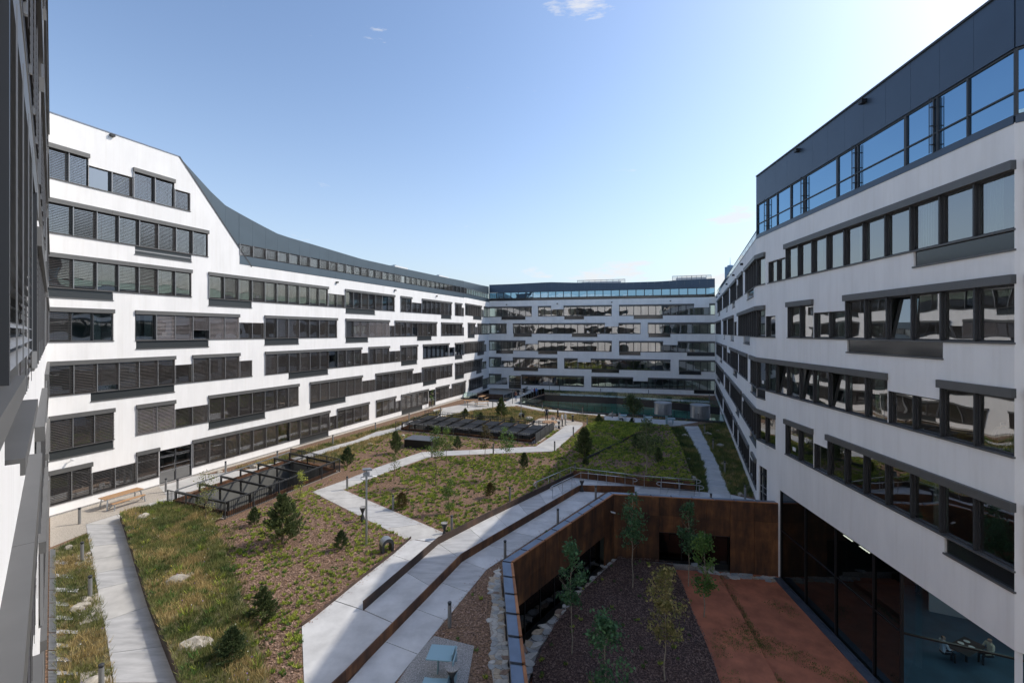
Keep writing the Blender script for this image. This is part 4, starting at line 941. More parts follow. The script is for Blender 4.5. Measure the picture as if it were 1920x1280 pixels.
for i in range(len(far) - 1):
    a, c = far[i], far[i + 1]; u = (c - a).normalized(); nr = Vector((u.y, -u.x, 0)) * 1
    o1 = Vector((0, 5.0, 0)); b.quad((a.x, a.y + 5, -3.6), (c.x, c.y + 5, -3.6), (c.x, c.y + 5, -.9), (a.x, a.y + 5, -.9)); b.quad((a.x, a.y, -3.58), (c.x, c.y, -3.58), (c.x, c.y + 5, -3.58), (a.x, a.y + 5, -3.58))
b.build('hall', M['teal'], lw)
b = MB()
for i in range(6):
    a, c = wellR[i], wellR[i + 1]; b.quad((a.x, a.y, -3.6), (c.x, c.y, -3.6), (c.x, c.y, -1), (a.x, a.y, -1))
b.build('side_wall', M['plaster'], lw)
lw2 = empty('light_well', label='small dark well left of the footbridge in the far left corner', cat='light well')
pit_walls('side_wall', wellL, -3.6, 0, M['black_soft'], lw2, M['black_soft'])
def kerb(pts, label, h=.22, w_=.35, m='black_soft'):
    edging(pts, h, w_, label, m=m, name='kerb', cat='kerb', step=4)
kerb(list(reversed([(975, 757), (1016, 763), (1094, 774), (1157, 778), (1228, 782), (1296, 788), (1358, 793)])), 'dark kerb along the near side of the big light well')
kerb([(935, 753.5), (866, 747)], 'dark kerb by the small well near the picnic tables')
def balustrade(pts, label, h=1.05, step=1.5, world=False, m='pane_rail'):
    r = empty('glass_balustrade', label=label, cat='balustrade'); P = pts if world else GP(pts)
    for i in range(len(P) - 1):
        a, c = P[i], P[i + 1]; L = (c - a).length; n = max(1, round(L / step)); u = (c - a) / L; nr = Vector((-u.y, u.x, 0)) * .02
        for k in range(n):
            p0 = a + u * (L * k / n + .015); p1 = a + u * (L * (k + 1) / n - .015); b = MB(); q = [p0, p1, p1 + nr, p0 + nr]
            b.prism([(v.x, v.y) for v in q], .05, h); b.build('glass_panel', M[m], r)
            b = MB(); q0 = a + u * (L * k / n); b.tube((q0.x, q0.y, 0), (q0.x, q0.y, h + .03), .02, n=5); b.build('post', M['black_soft'], r)
    return r
balustrade([(1334, 790), (1358, 792)], 'short glass balustrade right of the second steel tank')
balustrade([(1264, 784), (1292, 786.5)], 'short glass balustrade between the two steel tanks')
balustrade([(975, 756), (1016, 762), (1094, 773), (1157, 777), (1224, 780.7)], 'long glass balustrade along the near side of the light well')
balustrade([(1021, 741), (1157, 745.5), (1259, 754.5), (1350, 764)], 'glass balustrade along the far side of the light well')
balustrade([(975, 756), (1010, 741), (1021, 738)], 'greenish glass balustrade on the right side of the footbridge')
balustrade([(945, 752), (985, 737), (990, 733)], 'greenish glass balustrade on the left side of the footbridge')
balustrade([(895, 748), (944, 751)], 'brown screened balustrade in front of the small well', m='corten_edge', step=1.0)
balustrade([(868, 745), (895, 748)], 'clear balustrade corner by the shaded wall end', step=1.2)
b = MB(); br = GP([(947, 754), (976, 756), (1021, 736), (992, 731)]); b.prism([(p.x, p.y) for p in br], -.25, .03); tag(b.build('footbridge', M['concrete']), 'pale concrete footbridge crossing the wells to the far doors', 'footbridge')

# --- skylight pits in the garden
def bar_fence(pts, label, h=1.08, pitch=.14, skip=()):
    r = empty('bar_fence', label=label, cat='fence'); P = GP(pts)
    bm_ = MB(); bm_.box(-.014, .014, -.012, .012, .05, h - .02); bar = bm_.mesh('bar', M['black'])
    for i in range(len(P) - 1):
        if i in skip: continue
        a, c = P[i], P[i + 1]; L = (c - a).length; u = (c - a) / L; rz = math.atan2(u.y, u.x)
        b = MB()
        b.box(0, L, -.025, .025, h - .03, h + .015); b.box(0, L, -.012, .012, .08, .11)
        b.build('rail', M['black_soft'], r, loc=a, rz=rz)
        n = int(L / pitch)
        for k in range(1, n): link('bar', bar, r, a + u * (L * k / n), rz)
        m_ = max(1, round(L / 1.9)); b = MB()
        for k in range(m_ + 1): b.box(L * k / m_ - .03, L * k / m_ + .03, -.03, .03, 0, h)
        b.build('post', M['black_soft'], r, loc=a, rz=rz)
    return r
def skylight(P, nb, label, depth=-3.4, raised=.28):
    r = empty('skylight_pit', label=label, cat='skylight')
    pit_walls('side_wall', [Vector((p.x, p.y, 0)) for p in P], depth, .02, M['pitwall'], r, M['black'])
    n = 4
    for i in range(4):                               # rusty kerb upstand
        a, c = P[i], P[(i + 1) % 4]; L = (c - a).length; u = (c - a) / L; nr = Vector((-u.y, u.x, 0)) * -.0; b = MB(); nn = Vector((u.y, -u.x, 0)) * .12
        q = [a - u * .1, c + u * .1, c + u * .1 + nn, a - u * .1 + nn]; b.prism([(v.x, v.y) for v in q], -.05 - i * .003, raised + i * .003); b.build('kerb', M['corten'], r)
    A, B_, C_, D_ = P                                # A-B short side, B-C long front, D-A long back
    long_first = (B_ - A).length > (C_ - B_).length
    if long_first: A, B_, C_, D_ = B_, C_, D_, A     # make A->B the short one
    for k in range(nb + 1):
        t = k / nb; p = A.lerp(D_, t); q = B_.lerp(C_, t); u = (q - p).normalized(); L = (q - p).length; rz = math.atan2(u.y, u.x); b = MB()
        b.box(0, L, -.05, .05, .72, .86); b.box(-.05, .05, -.05, .05, raised, .86); b.box(L * .42 - .05, L * .42 + .05, -.049, .049, -.2, .721); b.box(L - .05, L + .05, -.05, .05, raised, .86)
        b.build('beam', M['black'], r, loc=(p.x, p.y, 0), rz=rz)
    for t in (0, .42, 1):
        p = A.lerp(B_, t); q = D_.lerp(C_, t); u = (q - p).normalized(); L = (q - p).length; b = MB(); b.box(0, L, -.035, .035, .862, .94); b.build('purlin', M['black_soft'] if t else M['steel'], r, loc=(p.x, p.y, 0), rz=math.atan2(u.y, u.x))
    return r, (A, B_, C_, D_)
sk1, Q1 = skylight(pit1, 6, 'open skylight pit with black steel frames near the left wing')
sk2, Q2 = skylight(pit2, 9, 'wide skylight pit with slatted black frames in the middle distance')
A, B_, C_, D_ = Q2; b = MB()
for i in range(9):
    for j in range(2):
        p0 = A.lerp(D_, (i + .06) / 9); p1 = A.lerp(D_, (i + .94) / 9); q0 = B_.lerp(C_, (i + .06) / 9); q1 = B_.lerp(C_, (i + .94) / 9)
        for k in range(9):
            t0 = .04 + j * .48 + k * .05; t1 = t0 + .03
            q = [p0.lerp(q0, t0), p0.lerp(q0, t1), p1.lerp(q1, t1), p1.lerp(q1, t0)]; b.prism([(v.x, v.y) for v in q], .60, .66)
tag(b.build('slats', M['black_soft'], sk2), kind='stuff')
bar_fence([(314, 948), (422, 973), (637, 884)], 'black bar fence round the front of the near skylight pit')
bar_fence([(637, 884), (545, 862)], 'black bar fence closing the far end of the near skylight pit')
bar_fence([(742, 806), (1004, 832), (1038, 808)], 'black bar fence along the front and right of the wide skylight pit', pitch=.2)
bar_fence([(1038, 808), (797, 784)], 'black bar fence behind the wide skylight pit', pitch=.28)
b = MB(); a, c = G(1004, 832), G(1038, 808); u = (c - a).normalized(); q = [a, c]; L = (c - a).length
b.box(0, L, -.01, .0, .1, 1.05); tag(b.build('screen_panel', M['black_soft'], loc=a, rz=math.atan2(u.y, u.x)), 'dark sheet screen on the right end of the wide skylight pit', 'screen')

# ------------------------------------------------------------------ low planting, meadow, chips (masses nobody could count)
def scatter(poly, n, excl=()):
    P = [(p[0], p[1]) for p in poly]; xs = [p[0] for p in P]; ys = [p[1] for p in P]; out = []; tries = 0
    while len(out) < n and tries < n * 12:
        tries += 1
        x = random.uniform(min(xs), max(xs)); y = random.uniform(min(ys), max(ys))
        if inpoly(x, y, P) and not any(inpoly(x, y, e) for e in excl): out.append((x, y))
    return out
def area(P): return abs(sum(P[i][0] * P[(i + 1) % len(P)][1] - P[(i + 1) % len(P)][0] * P[i][1] for i in range(len(P)))) / 2
class Mass:
    def __init__(s): s.v = []; s.f = []; s.m = []; s.n = 0
    def addn(s, V, Fc, m=0):
        s.v.append(V); s.f.append(Fc + s.n); s.m.append(np.full(len(Fc), m)); s.n += len(V)
    def build(s, name, mats, **k):
        if len({f.shape[1] for f in s.f}) > 1:       # mixed faces: all to triangles
            s.m = [np.repeat(m_, 2) if f.shape[1] == 4 else m_ for f, m_ in zip(s.f, s.m)]
            s.f = [np.stack([f[:, [0, 1, 2]], f[:, [0, 2, 3]]], 1).reshape(-1, 3) if f.shape[1] == 4 else f for f in s.f]
        V = np.concatenate(s.v); Fc = np.concatenate(s.f); Mi = np.concatenate(s.m)
        me = bpy.data.meshes.new(name); me.vertices.add(len(V)); me.vertices.foreach_set('co', V.astype(np.float32).ravel())
        kf = Fc.shape[1]; me.loops.add(len(Fc) * kf); me.loops.foreach_set('vertex_index', Fc.astype(np.int32).ravel())
        me.polygons.add(len(Fc)); me.polygons.foreach_set('loop_start', np.arange(0, len(Fc) * kf, kf, dtype=np.int32)); me.polygons.foreach_set('loop_total', np.full(len(Fc), kf, dtype=np.int32))
        for m in mats: me.materials.append(m)
        me.polygons.foreach_set('material_index', Mi.astype(np.int32)); me.update(calc_edges=True)
        return tag(link(name, me), **k)
def blades(mass, pts, zf, h, wd, per, spread, m, lean=.5):
    """per blades (triangles) round every point"""
    n = len(pts)
    if not n: return
    P = np.array(pts); P = np.repeat(P, per, 0); N = len(P)
    hh = h * np.random.uniform(.45, 1.25, N) * np.repeat(np.random.uniform(.7, 1.25, n), per)
    a = np.random.uniform(0, 2 * np.pi, N); r = spread * np.sqrt(np.random.rand(N)); bx = P[:, 0] + r * np.cos(a); by = P[:, 1] + r * np.sin(a)
    z0 = np.repeat(np.array([zf(x, y) for x, y in pts]), per)
    t = np.random.uniform(0, 2 * np.pi, N); ln = lean * hh * np.random.rand(N)
    tx = bx + np.cos(a) * ln; ty = by + np.sin(a) * ln
    V = np.empty((N, 3, 3)); V[:, 0] = np.stack([bx - wd * np.cos(t), by - wd * np.sin(t), z0], 1); V[:, 1] = np.stack([bx + wd * np.cos(t), by + wd * np.sin(t), z0], 1); V[:, 2] = np.stack([tx, ty, z0 + hh], 1)
    mass.addn(V.reshape(-1, 3), np.arange(N * 3).reshape(N, 3), m)
def leaves(mass, C, Rr, size, m=0, up=.4):
    """C: N x 3 centres, leaf quads facing anywhere"""
    N = len(C)
    d = np.random.normal(size=(N, 3)); d /= np.linalg.norm(d, axis=1)[:, None]; e = np.random.normal(size=(N, 3)); e -= (e * d).sum(1)[:, None] * d; e /= np.linalg.norm(e, axis=1)[:, None]
    s = size * np.random.uniform(.6, 1.3, N)[:, None]; d = d * s; e = e * s * .55
    V = np.stack([C - d, C + e, C + d, C - e], 1)
    mass.addn(V.reshape(-1, 3), np.arange(N * 4).reshape(N, 4), m)
def tufts(name, zones, label=None):
    """zones: (poly, density, zf, materials-weights)"""
    a = Mass()
    for poly, dens, zf, size, wts in zones:
        P = [(p[0], p[1]) for p in poly]; pts = scatter(P, int(area(P) * dens))
        pts = [p for p in pts if random.random() < .22 + 1.1 * max(0, noise.noise(Vector((p[0] * .45, p[1] * .45, 9))) + .38)]
        for i, wt in enumerate(wts):
            sub = [p for p in pts if (hash((round(p[0], 3), round(p[1], 3))) % 100) / 100.0 < 1 and random.random() < wt]
            if not sub: continue
            zz = lambda x, y: zf(x, y) + .02
            blades(a, sub, zz, size * (1.0, .85, .75)[i], .016 + size * .04, 22, size * .62, i, lean=.9)
    return a.build(name, [M['lime'], M['green'], M['grass_dark']], kind='stuff', label=label)
zero = lambda x, y: .0
zm = lambda x, y: .02 + mound(x, y)
Z_L = GP([(402, 985), (430, 978), (640, 890), (585, 924), (766, 1012), (733, 1040), (663, 1095), (585, 1159), (564, 1172), (568, 1290), (500, 1290), (470, 1180), (440, 1090), (415, 1020)])
Z_M = GP([(646, 919), (655, 914), (750, 877), (797, 860), (880, 853.5), (1037, 848), (1096, 800), (1102, 860), (1067, 890), (1000, 926), (912, 968), (845, 1000), (727, 952)])
Z_U = GP([(642, 886), (703, 877), (748, 861), (790, 847), (907, 842), (1005, 836), (1004, 833), (744, 808), (700, 828), (652, 855)])
Z_U2 = GP([(1005, 836), (1033, 818), (1052, 805), (1040, 808), (1004, 833)])
Z_S = GP([(815, 1190), (912, 1070), (1130, 926), (1137, 924), (936, 1057), (914, 1092), (914, 1300), (885, 1300), (891, 1211)])
Z_U3 = GP([(820, 784), (900, 790), (985, 795), (975, 800), (800, 783)])
Z_CB = mp_
zero_ = lambda x, y: 0.0
tufts('ground_cover', [(Z_L, 20, zero_, .115, (.7, .3, .05)), (Z_M, 26.0, zero_, .13, (.55, .45, .12)), (Z_U, 9, zero_, .13, (.55, .4, .1)), (Z_U2, 14, zero_, .2, (.7, .3, 0)), (Z_S, 4.5, zero_, .11, (.45, .5, .1)),
                       (BED, 34, lambda x, y: .52, .13, (.5, .4, .12)), (GP([(1110, 868), (1190, 826), (1253, 803), (1130, 792), (1100, 800), (1098, 850)]), 40, bz, .19, (.55, .45, .12))], label='clumps of young perennials in the bark beds')
tufts('meadow_herbs', [(Pm, 5, zm, .22, (.15, .5, .3)), (GP(F1S), 1.5, zero_, .25, (.1, .5, .2)), (GP(FARM), 1.2, zero_, .3, (.1, .4, .3)), (GP(MR_L), 6, zero_, .3, (.05, .4, .6)), (GP(MR_R), 3, zero_, .25, (.05, .4, .5))], label='leafy herbs growing among the meadow grass')
tufts('court_plants', [(mp_, 2.0, lambda x, y: -3.0 + court_mound(x, y), .12, (.3, .4, .2))], label='sparse young plants in the sunken bark bed')
a = Mass()                                            # loose bark chips
def chips(mass, poly, dens, zf, m):
    P = [(p[0], p[1]) for p in poly]; pts = scatter(P, int(area(P) * dens)); N = len(pts)
    C = np.array([(x, y, zf(x, y) + random.uniform(.004, .035)) for x, y in pts]); t = np.random.uniform(0, 6.28, N); l = np.random.uniform(.018, .05, N); w_ = l * np.random.uniform(.3, .6, N)
    dx = np.stack([np.cos(t) * l, np.sin(t) * l, np.random.uniform(-.02, .02, N)], 1); dy = np.stack([-np.sin(t) * w_, np.cos(t) * w_, np.random.uniform(-.012, .012, N)], 1)
    mass.addn(np.stack([C - dx - dy, C + dx - dy, C + dx + dy, C - dx + dy], 1).reshape(-1, 3), np.arange(N * 4).reshape(N, 4), m)
chips(a, Z_L, 260, zero_, 0); chips(a, Z_M, 70, zero_, 0); chips(a, Z_S, 260, zero_, 0); chips(a, Z_U, 30, zero_, 0); chips(a, BED, 70, lambda x, y: .52, 0)
for line in ([(585, 923), (766, 1012)], [(642, 919), (842, 1004)], [(566, 1174), (587, 1160), (665, 1096), (771, 1010)], [(586, 922), (648, 900), (748, 862)], [(815, 1192), (912, 1070), (1130, 926)]):
    Q = GP(line); pts = []
    for p_, q_ in zip(Q, Q[1:]):
        for _ in range(int((q_ - p_).length * 22)):
            v = p_.lerp(q_, random.random()); pts.append((v.x + random.gauss(0, .16), v.y + random.gauss(0, .16)))
    N = len(pts); C = np.array([(x, y, .045) for x, y in pts]); t = np.random.uniform(0, 6.28, N); l = np.random.uniform(.012, .035, N); w_ = l * .5
    dx = np.stack([np.cos(t) * l, np.sin(t) * l, l * 0], 1); dy = np.stack([-np.sin(t) * w_, np.cos(t) * w_, l * 0], 1)
    a.addn(np.stack([C - dx - dy, C + dx - dy, C + dx + dy, C - dx + dy], 1).reshape(-1, 3), np.arange(N * 4).reshape(N, 4), 0)
a.build('bark_chips', [M['chip']], kind='stuff', label='loose bark chips on the planting beds')
a = Mass(); chips(a, [p for p in mp_ if p.y > 6], 200, lambda x, y: -3.02 + court_mound(x, y), 0); a.build('bark_chips', [M['chip_dark']], kind='stuff', label='dark bark chips in the sunken court')
# meadow grass
def meadow(name, zones, label, flowers=True):
    a = Mass()
    for poly, dens, zf, h, wts, wd in zones:
        P = [(p[0], p[1]) for p in poly]; pts = [p for p in scatter(P, int(area(P) * dens))]
        sel = [[], [], []]
        for p in pts:
            v = noise.noise(Vector((p[0] * .55, p[1] * .55, 2.0))) + .5 * noise.noise(Vector((p[0] * 1.9, p[1] * 1.9, 7.0))) + random.uniform(-.25, .25)
            k = 1 if v > .42 - wts[1] else (2 if v < -.55 + wts[2] else 0); sel[k].append(p)
        for k in range(3): blades(a, sel[k], zf, h * (1, 1.1, .8)[k], wd, 9, .11, k, lean=.75)
        if flowers:
            fp = [p for p in scatter(P, int(area(P) * 5)) if noise.noise(Vector((p[0] * .6, p[1] * .6, 5))) > .15]
            for k in range(3):
                fs = [p for i, p in enumerate(fp) if i % 3 == k]
                if fs: C = np.array([(x, y, zf(x, y) + h * random.uniform(.7, 1.1)) for x, y in fs]); leaves(a, C, 0, .028, 3 + k)
    return a.build(name, [M['grass'], M['straw'], M['grass_dark'], M['flower_w'], M['flower_y'], M['flower_p']], kind='stuff', label=label)
zm = lambda x, y: .02 + mound(x, y)
meadow('meadow_grass', [(GP([(452, 985), (440, 1040), (470, 1110), (505, 1180), (530, 1290), (500, 1290), (470, 1180), (440, 1090), (415, 1020), (405, 985)]), 14, zero_, .24, (1, .25, .1), .011), ([p for p in Pm if True], 95, zm, .21, (1, .25, .1), .011)], 'tall flowering meadow on the raised bed')
meadow('meadow_grass', [(GP(STRIPL), 75, zero_, .20, (1, .25, .1), .011)], 'meadow strip beside the near left path')
meadow('meadow_grass', [(GP(F1S), 26, zero_, .28, (1, .38, .0), .02), (GP(F1U), 26, zero_, .28, (1, .42, .0), .02), (GP(FARM), 22, zero_, .28, (1, .42, 0), .026), (GP(FARN), 22, zero_, .25, (1, .55, 0), .026), (GP(FARK), 22, zero_, .25, (1, .5, 0), .026)], 'sun-dried meadow along the left wing and round the plaza', flowers=False)
meadow('meadow_grass', [(GP(FART), 14, zero_, .25, (1, .1, .3), .03), (GP(FART2), 12, zero_, .25, (1, .1, .3), .03), (GP(MR_L), 40, zero_, .35, (1, -.3, .6), .02), (GP(MR_R), 30, zero_, .28, (1, .05, .25), .02)], 'shaded meadow beside the right path and the far wing', flowers=False)
# tufts of grass growing out of the red rubber
a = Mass(); edge_ = GP([(1347, 1077), (1395, 1160), (1460, 1280), (1560, 1460)], -3.3)
rp_ = GP([(1300, 1090), (1458, 1090), (1560, 1200), (1660, 1330), (1360, 1330)], -3.5)
pts = [p for p in scatter([(p.x, p.y) for p in rp_], 7000) if noise.noise(Vector((p[0] * .55, p[1] * .38, 3))) > .10 + random.uniform(0, .35)]
def rz_(x, y): return -3.22 if inpoly(x, y, [(p.x, p.y) for p in GP(tpx, -3.22)]) else CF
ep_ = [(lambda q: (q.x + random.uniform(0, .35), q.y + random.uniform(-.2, .2)))(edge_[i].lerp(edge_[i + 1], random.random())) for i in range(3) for _ in range(260)]
blades(a, [p for p in ep_ if noise.noise(Vector((p[0] * .9, p[1] * .9, 1))) > -.2], lambda x, y: CF, .10, .01, 5, .1, 0)
blades(a, pts, rz_, .07, .010, 6, .10, 0); a.build('grass_patches', [M['grass']], kind='stuff', label='thin grass growing through the red rubber court')

# ------------------------------------------------------------------ trees and shrubs
def conifer_mesh(seed, h=1.0, r=.42, mat_=None, n=5200, bare=.0):
    rnd = np.random.RandomState(seed); a = Mass(); P = []; D = []
    nb = 110
    for i in range(nb):
        z = bare + (1 - bare) * (i / nb) ** .9 * .96; rr = r * (1 - ((z - bare) / (1 - bare)) ** 1.4) * rnd.uniform(.55, 1.15) + .02; t = rnd.uniform(0, 6.28); m_ = int(n / nb)
        s = rnd.uniform(.1, 1, m_) ** .5; ang = t + rnd.normal(0, .16, m_)
        P.append(np.stack([np.cos(ang) * rr * s, np.sin(ang) * rr * s, z + rr * s * .55 + rnd.normal(0, .015, m_)], 1)); D.append(np.stack([np.cos(ang) * .6, np.sin(ang) * .6, np.full(m_, .9)], 1))
    P = np.concatenate(P); D = np.concatenate(D) + rnd.normal(0, .45, (len(np.concatenate(D)), 3)); D /= np.linalg.norm(D, axis=1)[:, None]
    e = rnd.normal(size=D.shape); e -= (e * D).sum(1)[:, None] * D; e /= np.linalg.norm(e, axis=1)[:, None]; l = rnd.uniform(.03, .07, len(P))[:, None]
    V = np.stack([P - e * .011, P + e * .011, P + D * l], 1); V2 = np.stack([P, P + D * l * .8 + e * .024, P + D * l + e * .0], 1)
    V = np.concatenate([V, V2]).reshape(-1, 3)
    me = bpy.data.meshes.new('foliage'); Fc = np.arange(len(V)).reshape(-1, 3); me.from_pydata(V.tolist(), [], Fc.tolist()); me.materials.append(mat_ or M['pine']); return me
def trunk_mesh(h, r, seed=0, bark='bark', bend=.02, limbs=0, z0=.4):
    b = MB(); rnd = random.Random(seed); p = Vector((0, 0, -.05)); n = 7
    pts = [p]
    for i in range(n): p = Vector((rnd.uniform(-bend, bend) * h, rnd.uniform(-bend, bend) * h, h * (i + 1) / n)); pts.append(p)
    for i in range(n): b.tube(pts[i], pts[i + 1], r * (1 - i / n * .8), r * (1 - (i + 1) / n * .8), 7, cap=(i == n - 1))
    for i in range(limbs):
        z = h * (z0 + (.95 - z0) * i / limbs); t = rnd.uniform(0, 6.28); l = h * rnd.uniform(.12, .22) * (1.2 - z / h); k = min(n - 1, int(z / h * n)); q = pts[k].lerp(pts[k + 1], z / h * n - k)
        b.tube(q, q + Vector((math.cos(t) * l, math.sin(t) * l, l * 1.1)), r * .3, r * .08, 5)
    return b.mesh('trunk', M[bark], smooth=True)
def crown_mesh(seed, h, z0, rad, n, size, m, top=1.0, clumps=26, flat=1.0):
    rnd = np.random.RandomState(seed); C = []
    for i in range(clumps):
        f = rnd.rand(); z = z0 + (top - z0) * f; prof = math.sin(math.pi * min(1, .18 + .82 * f)) ** .7; t = rnd.uniform(0, 6.28); q = rad * prof * rnd.uniform(.2, 1.0)
        c = np.array([math.cos(t) * q, math.sin(t) * q, z]); k = int(n / clumps); C.append(c + rnd.normal(size=(k, 3)) * np.array([rad * .19, rad * .19, rad * .17 * flat]))
    a = Mass(); np.random.seed(seed); leaves(a, np.concatenate(C), 0, size)
    me = bpy.data.meshes.new('foliage'); V = np.concatenate(a.v); Fc = np.concatenate(a.f); me.from_pydata(V.tolist(), [], Fc.tolist()); me.materials.append(M[m]); return me
PM = [conifer_mesh(i) for i in (1, 2, 3)]; PMD = conifer_mesh(5, r=.5, mat_=M['pine_dark'], n=5000); PMR = conifer_mesh(8, r=.55, mat_=M['rust'], n=4500)
TR1 = trunk_mesh(.75, .03)
def shrub(x, y, h, label, kind=0, wf=1.0, z=0.0, name='conifer', cat='conifer', group=None):
    me = {0: PM[int(x) % 3], 1: PMD, 2: PMR}[kind]; p = G(x, y, z); h *= 1.03 if h > 1.9 else 1.12; o = empty(name, p, random.uniform(0, 6), label=label, cat=cat, group=group)
    f = link('foliage', me, o, (0, 0, 0), 0, (h * wf, h * wf, h)); link('trunk', TR1, o, (0, 0, 0), 0, (h, h, h)); return o
def mz(x, y): p = G(x, y); return max(0, mound(p.x, p.y))
shrub(530, 1019, 2.65, 'big bushy pine in front of the near skylight pit', 0, .92)
shrub(477, 985, 1.0, 'small dark pine just left of the big bushy pine', 1, .8, name='shrub', cat='shrub')
shrub(640, 1031, .95, 'round dark dwarf pine left of the camera mast', 1, .85, name='shrub', cat='shrub')
shrub(493, 1170, 1.35, 'olive dwarf pine where meadow meets bark bed', 0, .95, name='shrub', cat='shrub')
shrub(436, 1245, 1.15, 'dark spreading shrub in the meadow beside the lower white rock', 1, .9, z=.2, name='shrub', cat='shrub')
shrub(753, 953, .95, 'rust-tinged bush right beside a bollard in the middle bed', 2, .95, name='shrub', cat='shrub')
shrub(919, 932, .95, 'reddish bush left of the bollard near the shadow edge', 2, .8, name='shrub', cat='shrub')
shrub(983, 879, 1.25, 'dark round pine in the sunny bed north of the handrails', 1, .75, name='shrub', cat='shrub')
shrub(742, 850, 2.1, 'upright pine left of the dark vent box', 0, .75)
shrub(652, 874, 1.5, 'dense green bush at the right corner of the near skylight pit', 1, .85, name='shrub', cat='shrub')
shrub(940, 782, 2.6, 'tall pine on the meadow before the footbridge', 0, .8)
shrub(1096, 856, 2.7, 'broad pine at the shadow edge beside the gravel plaza path', 0, .85)
shrub(1123, 796, 1.15, 'small round dark bush at the end of the shaded lawn', 1, .95, name='shrub', cat='shrub')
shrub(1196, 842, 1.35, 'dark low bush behind the bare-stemmed pine', 1, 1.1, z=.5, name='shrub', cat='shrub')
shrub(1234, 869, 1.25, 'slim dark pine in the right half of the shaded bed', 1, .62, z=.5, name='shrub', cat='shrub')
shrub(1185, 804, 1.2, 'narrow dark bush at the foot of the far round tree', 1, .7, name='shrub', cat='shrub')
shrub(1098, 874, .8, 'small dark shrub beside the bend of the handrail', 1, .7, z=.4, name='shrub', cat='shrub')
shrub(902, 792, 1.2, 'loose green shrub behind the wide skylight pit', 0, 1.0, name='shrub', cat='shrub')
shrub(960, 797, 1.0, 'bushy shrub left of the far camera mast', 0, .95, name='shrub', cat='shrub')
shrub(872, 782, 1.1, 'greyish shrub on the far meadow behind the fence', 0, 1.1, name='shrub', cat='shrub')
shrub(858, 842, 1.2, 'dark bush between vent box and skylight pit', 1, .8, name='shrub', cat='shrub')
def sapling(x, y, h, rad, z0, label, m='tree_l', n=700, size=.05, z=0.0, tr=.03, bark='bark', clumps=22, name='sapling', cat='young tree', top=1.0):
    p = G(x, y, z); o = empty(name, p, random.uniform(0, 6), label=label, cat=cat); s = int(x * 7 + y)
    link('trunk', trunk_mesh(h * .97, tr, s, bark, limbs=9, z0=z0 * .9), o); link('foliage', crown_mesh(s, h, h * z0, rad, int(n * 1.6), size * 1.15, m, top=h * top, clumps=clumps), o); return o
sapling(817, 909, 4.4, .75, .50, 'tallest thin young tree standing in the middle bed below the vent box', n=900, size=.05)
sapling(837, 867, 3.2, .7, .35, 'feathery young tree right of the vent box', n=700)
sapling(910, 864, 3.3, .65, .38, 'young tree with brownish leaves right of the dark bush', m='rust', n=600)
sapling(950, 897, 4.3, .65, .52, 'thin young tree in front of the wide skylight pit', m='green', n=600)
sapling(739, 901, 2.2, .45, .3, 'airy sapling on the bend of the middle path', m='grass', n=350, size=.035)
sapling(842, 962, 2.2, .5, .12, 'bushy light green young tree in the middle bed', n=900, size=.04)
sapling(386, 984, 3.2, .7, .30, 'sparse sapling before the left corner of the near skylight pit', m='grass', n=420, size=.045)
sapling(563, 938, 2.0, .5, .15, 'yellow-green feathery sapling by the front bars of the skylight pit', m='lime', n=420, size=.035)
sapling(632, 812, 1.9, .9, .2, 'loose airy bush against the white left wing', m='grass', n=300, size=.05, name='sapling')
sapling(810, 765, 3.0, .35, .2, 'slim young tree by the far door of the left wing', m='green', n=260)
sapling(1188, 807, 4.4, 1.15, .48, 'dark round-crowned pine with bare stem before the light well', m='pine_dark', n=1900, size=.07, clumps=34, bark='bark_pale', name='tree', cat='tree', tr=.06)
sapling(1212, 888, 4.1, 1.15, .42, 'olive bare-stemmed pine in the middle of the shaded bed', m='pine', n=1700, size=.06, z=.52, clumps=34, bark='bark_pale', name='tree', cat='tree', tr=.06)
# young trees in the sunken court
def court_tree(x, ytop, yb, z, Y, label, m='tree', rad=.6, n=1500, size=.06, low=.35):
    """foot on the court bed at depth Y, top at picture height ytop"""
    zt = CZ + (HY - ytop) / F * Y; p = at(x, Y, z); h = zt - z; o = empty('tree', p, random.uniform(0, 6), label=label, cat='tree'); s = int(x)
    link('trunk', trunk_mesh(h * .95, .035, s, 'bark_pale', limbs=12, z0=low, bend=.012), o); link('foliage', crown_mesh(s, h, h * low, rad, int(n * 1.0), size * 1.3, m, top=h * .98, clumps=36), o)
court_tree(1072, 1012, 1230, -2.95, 20.8, 'slim young tree at the left court wall with low bushy crown', low=.47, n=1300, rad=.68)
court_tree(1186, 924, 1105, -2.95, 26.2, 'tall young tree in front of the back corner of the court', low=.42, n=1500, rad=.75)
court_tree(1291, 938, 1085, -3.1, 26.8, 'dark columnar tree left of two before the back court wall', low=.42, n=1300, rad=.6)
court_tree(1320, 988, 1145, -3.2, 24.0, 'bright green young tree on the red rubber step', low=.30, n=1500, rad=.65, m='green')
court_tree(1247, 1066, 1280, -2.95, 19.2, 'yellowing young tree in the centre of the sunken bed', m='tree_y', low=.38, n=2200, rad=.8, size=.05)
court_tree(1134, 1150, 1300, -2.95, 16.6, 'leafy young maple closest to the camera in the sunken bed', low=.20, n=2000, rad=.85)

